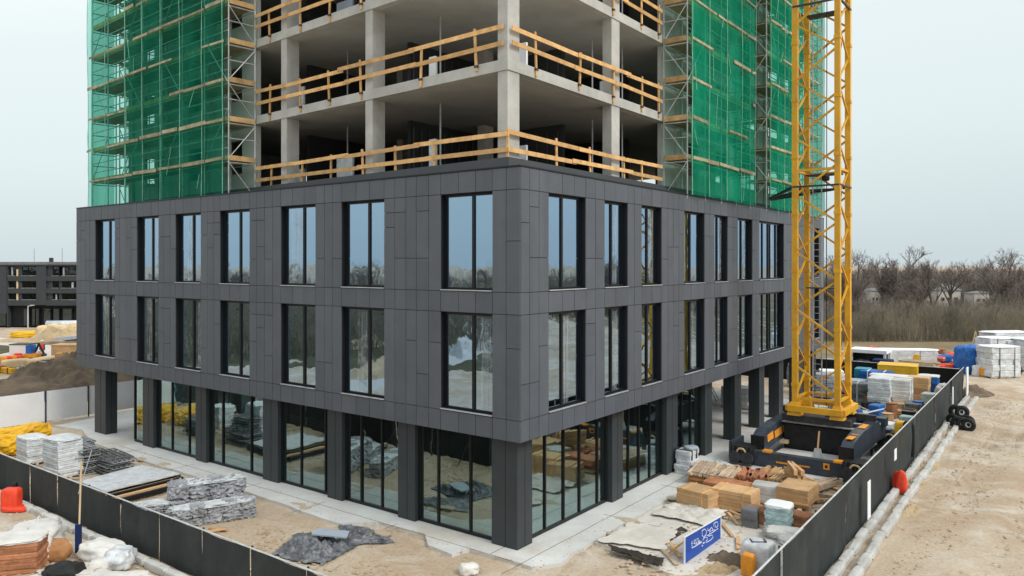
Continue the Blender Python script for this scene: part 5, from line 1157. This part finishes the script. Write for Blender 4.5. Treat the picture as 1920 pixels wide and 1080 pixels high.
def thicket(name, region, n, hmin, hmax, seed, m, r=.03, twn=5):
    rg = np.random.default_rng(seed); x, y = region(rg, n); h_ = rg.uniform(hmin, hmax, n)*(.86+.2*np.sin(x*.31+1.3*np.sin(x*.13+y*.2))*np.sin(y*.4+x*.07)+.08*np.sin(x*1.1+y))
    segs = []
    base = np.stack([x, y, np.zeros(n)-.1], 1); lean = rg.normal(0, .10, (n, 2)); topp = base+np.stack([lean[:, 0]*h_, lean[:, 1]*h_, h_], 1)
    A = [base]; B = [topp]; RA = [np.full(n, r)]
    for k in range(twn):
        t_ = rg.uniform(.25, .95, (n, 1)); a = base*(1-t_)+topp*t_; ang = rg.uniform(0, 2*np.pi, n); l = h_*rg.uniform(.15, .38, n)
        b = a+np.stack([np.cos(ang)*l*.45, np.sin(ang)*l*.45, l*.85], 1); A.append(a); B.append(b); RA.append(np.full(n, r*.55))
    A = np.concatenate(A); B = np.concatenate(B); RR = np.concatenate(RA); k = len(A); vs_ = []
    for j in range(3):
        t_ = 2*np.pi*j/3; off = np.stack([np.cos(t_)*RR, np.sin(t_)*RR, 0*RR], 1); vs_.append(A+off)
    verts = np.concatenate(vs_+[B]); i_ = np.arange(k)
    faces = np.concatenate([np.stack([i_+j*k, i_+((j+1) % 3)*k, i_+3*k], 1) for j in range(3)])
    return bulkmesh(name, verts, faces, m, kind='stuff', label=LBL[name + str(seed)], category='undergrowth')
LBL = {'thicket6': 'thin bare saplings in front of the houses', 'thicket1': 'dense olive brown brushwood along the front of the wood', 'thicket2': 'grey brown mass of bare young trees behind the brushwood', 'thicket3': 'distant bare wood closing the horizon', 'thicket4': 'bare wood west of the site', 'thicket5': 'bare wood east of the site'}
def rg1(y0, y1, u0, u1):
    def f(rg, n):
        y = rg.uniform(y0, y1, n); u = rg.uniform(u0, u1, n); return (u-960)/F*y, y
    return f
thicket('thicket', rg1(87, 104, 1380, 2150), 10000, 1.2, 4.6, 1, M['brush'], .03)
thicket('thicket', rg1(170, 200, 1400, 2100), 14000, 3.0, 7.4, 2, M['twig'], .04)
thicket('thicket', rg1(104, 160, 1400, 2100), 5200, 1.2, 3.4, 6, M['twig'], .03)
thicket('thicket', rg1(200, 300, 1350, 2150), 14000, 5.0, 8.4, 3, M['twig'], .06)
thicket('thicket', lambda rg, n: ((lambda q: (-52-q*110, rg.uniform(-60, 60-0*q, n)))(rg.uniform(0, 1, n)**1.3)[0], rg.uniform(-50, 50, n)), 8000, 4, 8, 4, M['brush'], .06)
thicket('thicket', lambda rg, n: (rg.uniform(96, 160, n), rg.uniform(-10, 92, n)), 7000, 4, 8.5, 5, M['brush'], .06)
# houses in the wood
def house(u, y, w, d, hw, hr, label, wall='plaster'):
    c = V((TX(u, y), y, 0)); t = thing('house', label, 'house', c)
    MB().cb(c, w, d, hw, .15).build('wall', wall, t); ex = V((math.cos(.15), math.sin(.15), 0)); ey = V((-ex.y, ex.x, 0))
    mb = MB(); a, b, c2, d2 = c-ex*w*.56-ey*d*.56+UZ*hw, c+ex*w*.56-ey*d*.56+UZ*hw, c+ex*w*.56+ey*d*.56+UZ*hw, c-ex*w*.56+ey*d*.56+UZ*hw; r0, r1 = c-ex*w*.2+UZ*(hw+hr), c+ex*w*.2+UZ*(hw+hr)
    mb.v = [a, b, c2, d2, r0, r1]; mb.f = [(0, 1, 5, 4), (1, 2, 5), (2, 3, 4, 5), (3, 0, 4), (0, 3, 2, 1)]; rf = mb.build('roof', 'roof', t); MB().cb(c+ex*w*.1+UZ*(hw+hr*.5), .35, .35, hr*.6, .15).build('chimney', 'roof', rf)
    for i in range(3):
        for z in ((hw*.2, hw*.62) if hw > 4 else (hw*.35,)):
            p = c+ex*((i-1)*w*.3)-ey*(d/2+.03)+UZ*z; f_ = MB().cb(p, w*.14, .08, hw*.2, .15).build('window', 'frame', t)
house(1766, 163, 5.2, 4.5, 3.4, 1.5, 'pale plastered house with a grey hipped roof in the wood', 'plaster')
house(1636, 165, 2.7, 3, 3.2, .6, 'small white villa showing between the trees left of the pale house')
house(1738, 160, 1.1, 1.2, 1.9, .4, 'tiny white hut beside the pale plastered house')
house(1712, 166, 2.2, 3, 3.0, .5, 'narrow pale house half hidden by trees between the villa and the hut')
house(1835, 166, 4.6, 3.0, 2.6, .5, 'long low pale house behind the trees right of the hipped roof house')

# ---------------------------------------------------------------- scattered stones and scraps
def scraps(name, n, region, m, smin, smax, seed, lbl):
    rg = np.random.default_rng(seed); vs_, fs_ = [], []; k = 0
    while k < n:
        p = region(rg); s_ = rg.uniform(smin, smax)**1.0; a_ = rg.uniform(0, 6.28); q = rg.uniform(.5, 1.5); hz = s_*rg.uniform(.3, .8)
        for (x, y, z) in ((-1, -1, 0), (1, -.8, 0), (.9, 1, 0), (-1.1, .8, 0), (-.6, -.5, 1), (.7, -.4, .8), (.5, .6, 1), (-.5, .4, .9)):
            x *= s_; y *= s_*q; vs_.append((p.x+x*math.cos(a_)-y*math.sin(a_), p.y+x*math.sin(a_)+y*math.cos(a_), p.z+z*hz-.01))
        b = k*8; fs_ += [(b+4, b+5, b+6, b+7), (b, b+1, b+5, b+4), (b+1, b+2, b+6, b+5), (b+2, b+3, b+7, b+6), (b+3, b, b+4, b+7)]; k += 1
    return bulkmesh(name, np.array(vs_), np.array(fs_), m, kind='stuff', label=lbl, category='rubble')
def reg_left(rg): return P(rg.uniform(-1, 30), rg.uniform(-6.4, -2.6), .0)
def reg_road(rg):
    a = rg.exponential(3.0); return P(-8.9-a, rg.uniform(-6, 44), .0)
def reg_yard(rg): return P(rg.uniform(-7.4, -2.6), rg.uniform(-5, 13), .055)
def reg_out(rg): return P(rg.uniform(2, 36), rg.uniform(-12, -7.2), 0)
scraps('loose_stones', 2600, reg_left, M['sand'], .015, .06, 1, 'loose stones on the sand of the left yard')
scraps('loose_stones', 2200, reg_road, M['sand'], .012, .045, 2, 'loose stones and clods along the haul road')
scraps('wood_scraps', 1500, reg_yard, M['wood2'], .015, .07, 3, 'scraps scattered over the near right yard')
scraps('loose_stones', 1300, reg_out, M['kerb'], .015, .06, 4, 'loose stones outside the left fence')

# unseen stores and spoil added on the west field to enliven lower window reflections
rj = random.Random(77)
for i in range(9):
    x, y = rj.uniform(-62, -36), rj.uniform(-22, 24)
    if x > -.72*y-4: y = -5-rj.random()*18
    heap(V((x, y, 0)), rj.uniform(2, 4), rj.uniform(1.2, 2.2), rj.uniform(.8, 2.2), ('soil', 'kerb', 'sand')[i % 3], ('dark', 'grey', 'tan')[i % 3]+' spoil heap added unseen on the west field, mirrored in the '+('nearest', 'second', 'third', 'fourth', 'fifth', 'sixth', 'far', 'farther', 'last')[i]+' lower window', 60+i, name='spoil_heap', cat='spoil heap', ang=rj.random()*3, n=18)
for i in range(4):
    layered(V((-34-i*6, -16+i*8, 0)), 2.4, 1.6, 1.8, 4, .4*i, M[('wrap', 'greyd', 'tan', 'wrap')[i]], ('white', 'dark', 'tan', 'tall white')[i]+' pallet load added on the west field, only mirrored in the windows')

# ---------------------------------------------------------------- small stores crowding the yard behind the crane
rj = random.Random(21); spots = []
cl = [('white', 'white'), ('grey', 'greyd'), ('tan', 'tan'), ('blue', 'blue'), ('orange', 'orange'), ('brown', 'brick'), ('black', 'rubber'), ('pale green', 'mint')]
kinds = ['crate', 'bundle', 'pallet load', 'drum']; combos = [(c_, k_) for k_ in kinds for c_ in cl]; rj.shuffle(combos)
def small_store(p, cw, cm, kd, lab, sc=1.0):
    ang = rj.choice((A_L, A_R))+rj.uniform(-.25, .25); w = rj.uniform(.6, 1.25)*sc; d = rj.uniform(.5, 1.0)*sc; h_ = rj.uniform(.4, 1.1)*sc
    t = thing({'pallet load': 'pallet_load'}.get(kd, kd), lab, kd, p)
    if kd == 'crate':
        MB().cb(p+UZ*.05, w, d, h_, ang).build('box', cm, t)
        for z in (.06, h_-.06): MB().cb(p+UZ*z, w+.05, d+.05, .07, ang).build('slat', 'wood2' if cm != 'wood2' else 'tan', t)
    elif kd == 'bundle':
        ex = V((math.cos(ang), math.sin(ang), 0)); ey = V((-ex.y, ex.x, 0))
        for i in range(9): q = p+ey*((i % 3-1)*.16)+UZ*(.1+(i//3)*.15); MB().tube(q-ex*w*.9, q+ex*w*.9, .075, 7).build('pipe', cm, t)
        for e_ in (-.5, .5): MB().cb(p+ex*e_*w, .05, .55, .5, ang).build('strap', 'dsteel', t)
    elif kd == 'drum':
        MB().tube(p, p+UZ*.88, .29, 16).build('barrel', cm, t, smooth=False); MB().torus(p+UZ*.86, UZ, .29, .02, 16, 5).build('rim', 'dsteel', t); MB().torus(p+UZ*.45, UZ, .293, .015, 16, 5).build('rim', 'dsteel', t)
    else:
        pallet(t, p, w, d, ang)
        n_ = rj.randrange(3, 6)
        for i in range(n_): MB().blob(p+UZ*(.12+i*h_/n_)+V((rj.uniform(-.04, .04), rj.uniform(-.04, .04), 0)), w*.97, d*.97, h_/n_, ang, 5, 14, .03, 2.4, i+p.x, False).build('layer', cm, t)
    return t
for i, ((cw, cm), kd) in enumerate(combos):
    for _ in range(60):
        a, b = rj.uniform(-6.3, -1.2), rj.uniform(23.5, 39.5); p = P(a, b, .09)
        if all((p-q).length > 1.0 for q in spots): break
    spots.append(p); small_store(p, cw, cm, kd, '%s %s in the crowded yard behind the crane' % (cw, kd))
cl2 = [('white', 'wrap'), ('yellow', 'yellow'), ('red', 'red'), ('navy', 'navy'), ('brown', 'brick')]
for i in range(20):
    (cw, cm), kd = cl2[i % 5], kinds[i//5]
    u, v = rj.uniform(1625, 1800), rj.uniform(674, 690); small_store(G(u, v), cw, cm, kd, '%s %s on the pale road strip beyond the black fence' % (cw, kd), 1.0)
for i in range(16):
    (cw, cm), kd = cl2[i % 5], kinds[i//5]
    small_store(G(rj.uniform(-20, 135), rj.uniform(676, 700)), cw, cm, kd, 'small %s %s on the sand behind the left soil mound' % (cw, kd), .9)
for i in range(26):                                                     # loose boards dropped about the near yard
    p = P(rj.uniform(-7.0, -3.2), rj.uniform(1, 14), .07+.004*i); o = MB().cb(p, rj.uniform(.5, 1.6), rj.uniform(.07, .16), .035, rj.uniform(0, 3.1)).build('loose_board', ('wood2', 'tan', 'wood')[i % 3])
    top(o, 'loose weathered board lying flat in the near right yard', 'board', 'loose boards in the near right yard')
for i in range(14):
    p = P(rj.uniform(0, 24), rj.uniform(-6.2, -3.2), .03+.004*i); o = MB().cb(p, rj.uniform(.4, 1.5), rj.uniform(.06, .14), .035, rj.uniform(0, 3.1)).build('loose_board', ('wood2', 'tan', 'wood')[i % 3])
    top(o, 'loose weathered board lying flat on the sand of the left yard', 'board', 'loose boards in the left yard')

# joints and sand washed onto the apron
rj = random.Random(88)
for i, (p, q) in enumerate(((P(.9, -.3), P(.9, .38)), (P(5.1, -.1), P(5.1, -1.8)), (P(9, .0), P(9, -1.9)), (P(13, 0), P(13, -1.9)), (P(17.9, 0), P(17.9, -1.8)), (P(22.5, 0), P(22.5, -1.8)), (P(0, 5), P(-2.2, 5)), (P(0, 9.5), P(-2.2, 9.5)), (P(0, 14), P(-5, 14)), (P(0, 19), P(-1.3, 19)), (P(-.3, -1.3), P(-.3, 14)), (P(24, -.35), P(0, -.35)), (P(-6.8, 24), P(-.5, 24)), (P(-6.8, 30), P(-.5, 30)))):
    mb = MB(); pr = None; n_ = max(3, int((q-p).length/.5))
    for k in range(n_+1):
        c_ = p.lerp(q, k/n_)+V((rj.uniform(-.012, .012), rj.uniform(-.012, .012), .0925))
        if pr is not None: mb.bar(pr, c_, .016, .004)
        pr = c_
    o = mb.build('pavement_joint', 'pit'); o['kind'] = 'structure'
for i in range(16):
    c_ = P(rj.uniform(3, 22), rj.uniform(-1.05, -.8), 0) if i < 8 else (P(rj.uniform(-1.3, -.9), rj.uniform(2, 13), 0) if i < 12 else P(rj.uniform(-6, -2), rj.uniform(22, 38), 0)); a_ = rj.uniform(.15, .42)
    pts = [c_+dL*math.cos(t)*a_*rj.uniform(.6, 1.5)+dR*math.sin(t)*a_*rj.uniform(.3, .7) for t in [k*.52 for k in range(12)]]
    o = MB().poly(pts, .05, .0945+.0005*i, .12, .15).build('sand_spill', SAND); o['kind'] = 'structure'
def reg_pave(rg):
    return P(rg.uniform(-1, 26), -rg.exponential(.9)-.2, .09) if rg.uniform() < .5 else P(-rg.exponential(1.6)-.2, rg.uniform(-1, 30), .09)
scraps('grit', 1500, reg_pave, M['sand'], .008, .035, 6, 'grit and small stones on the concrete apron')
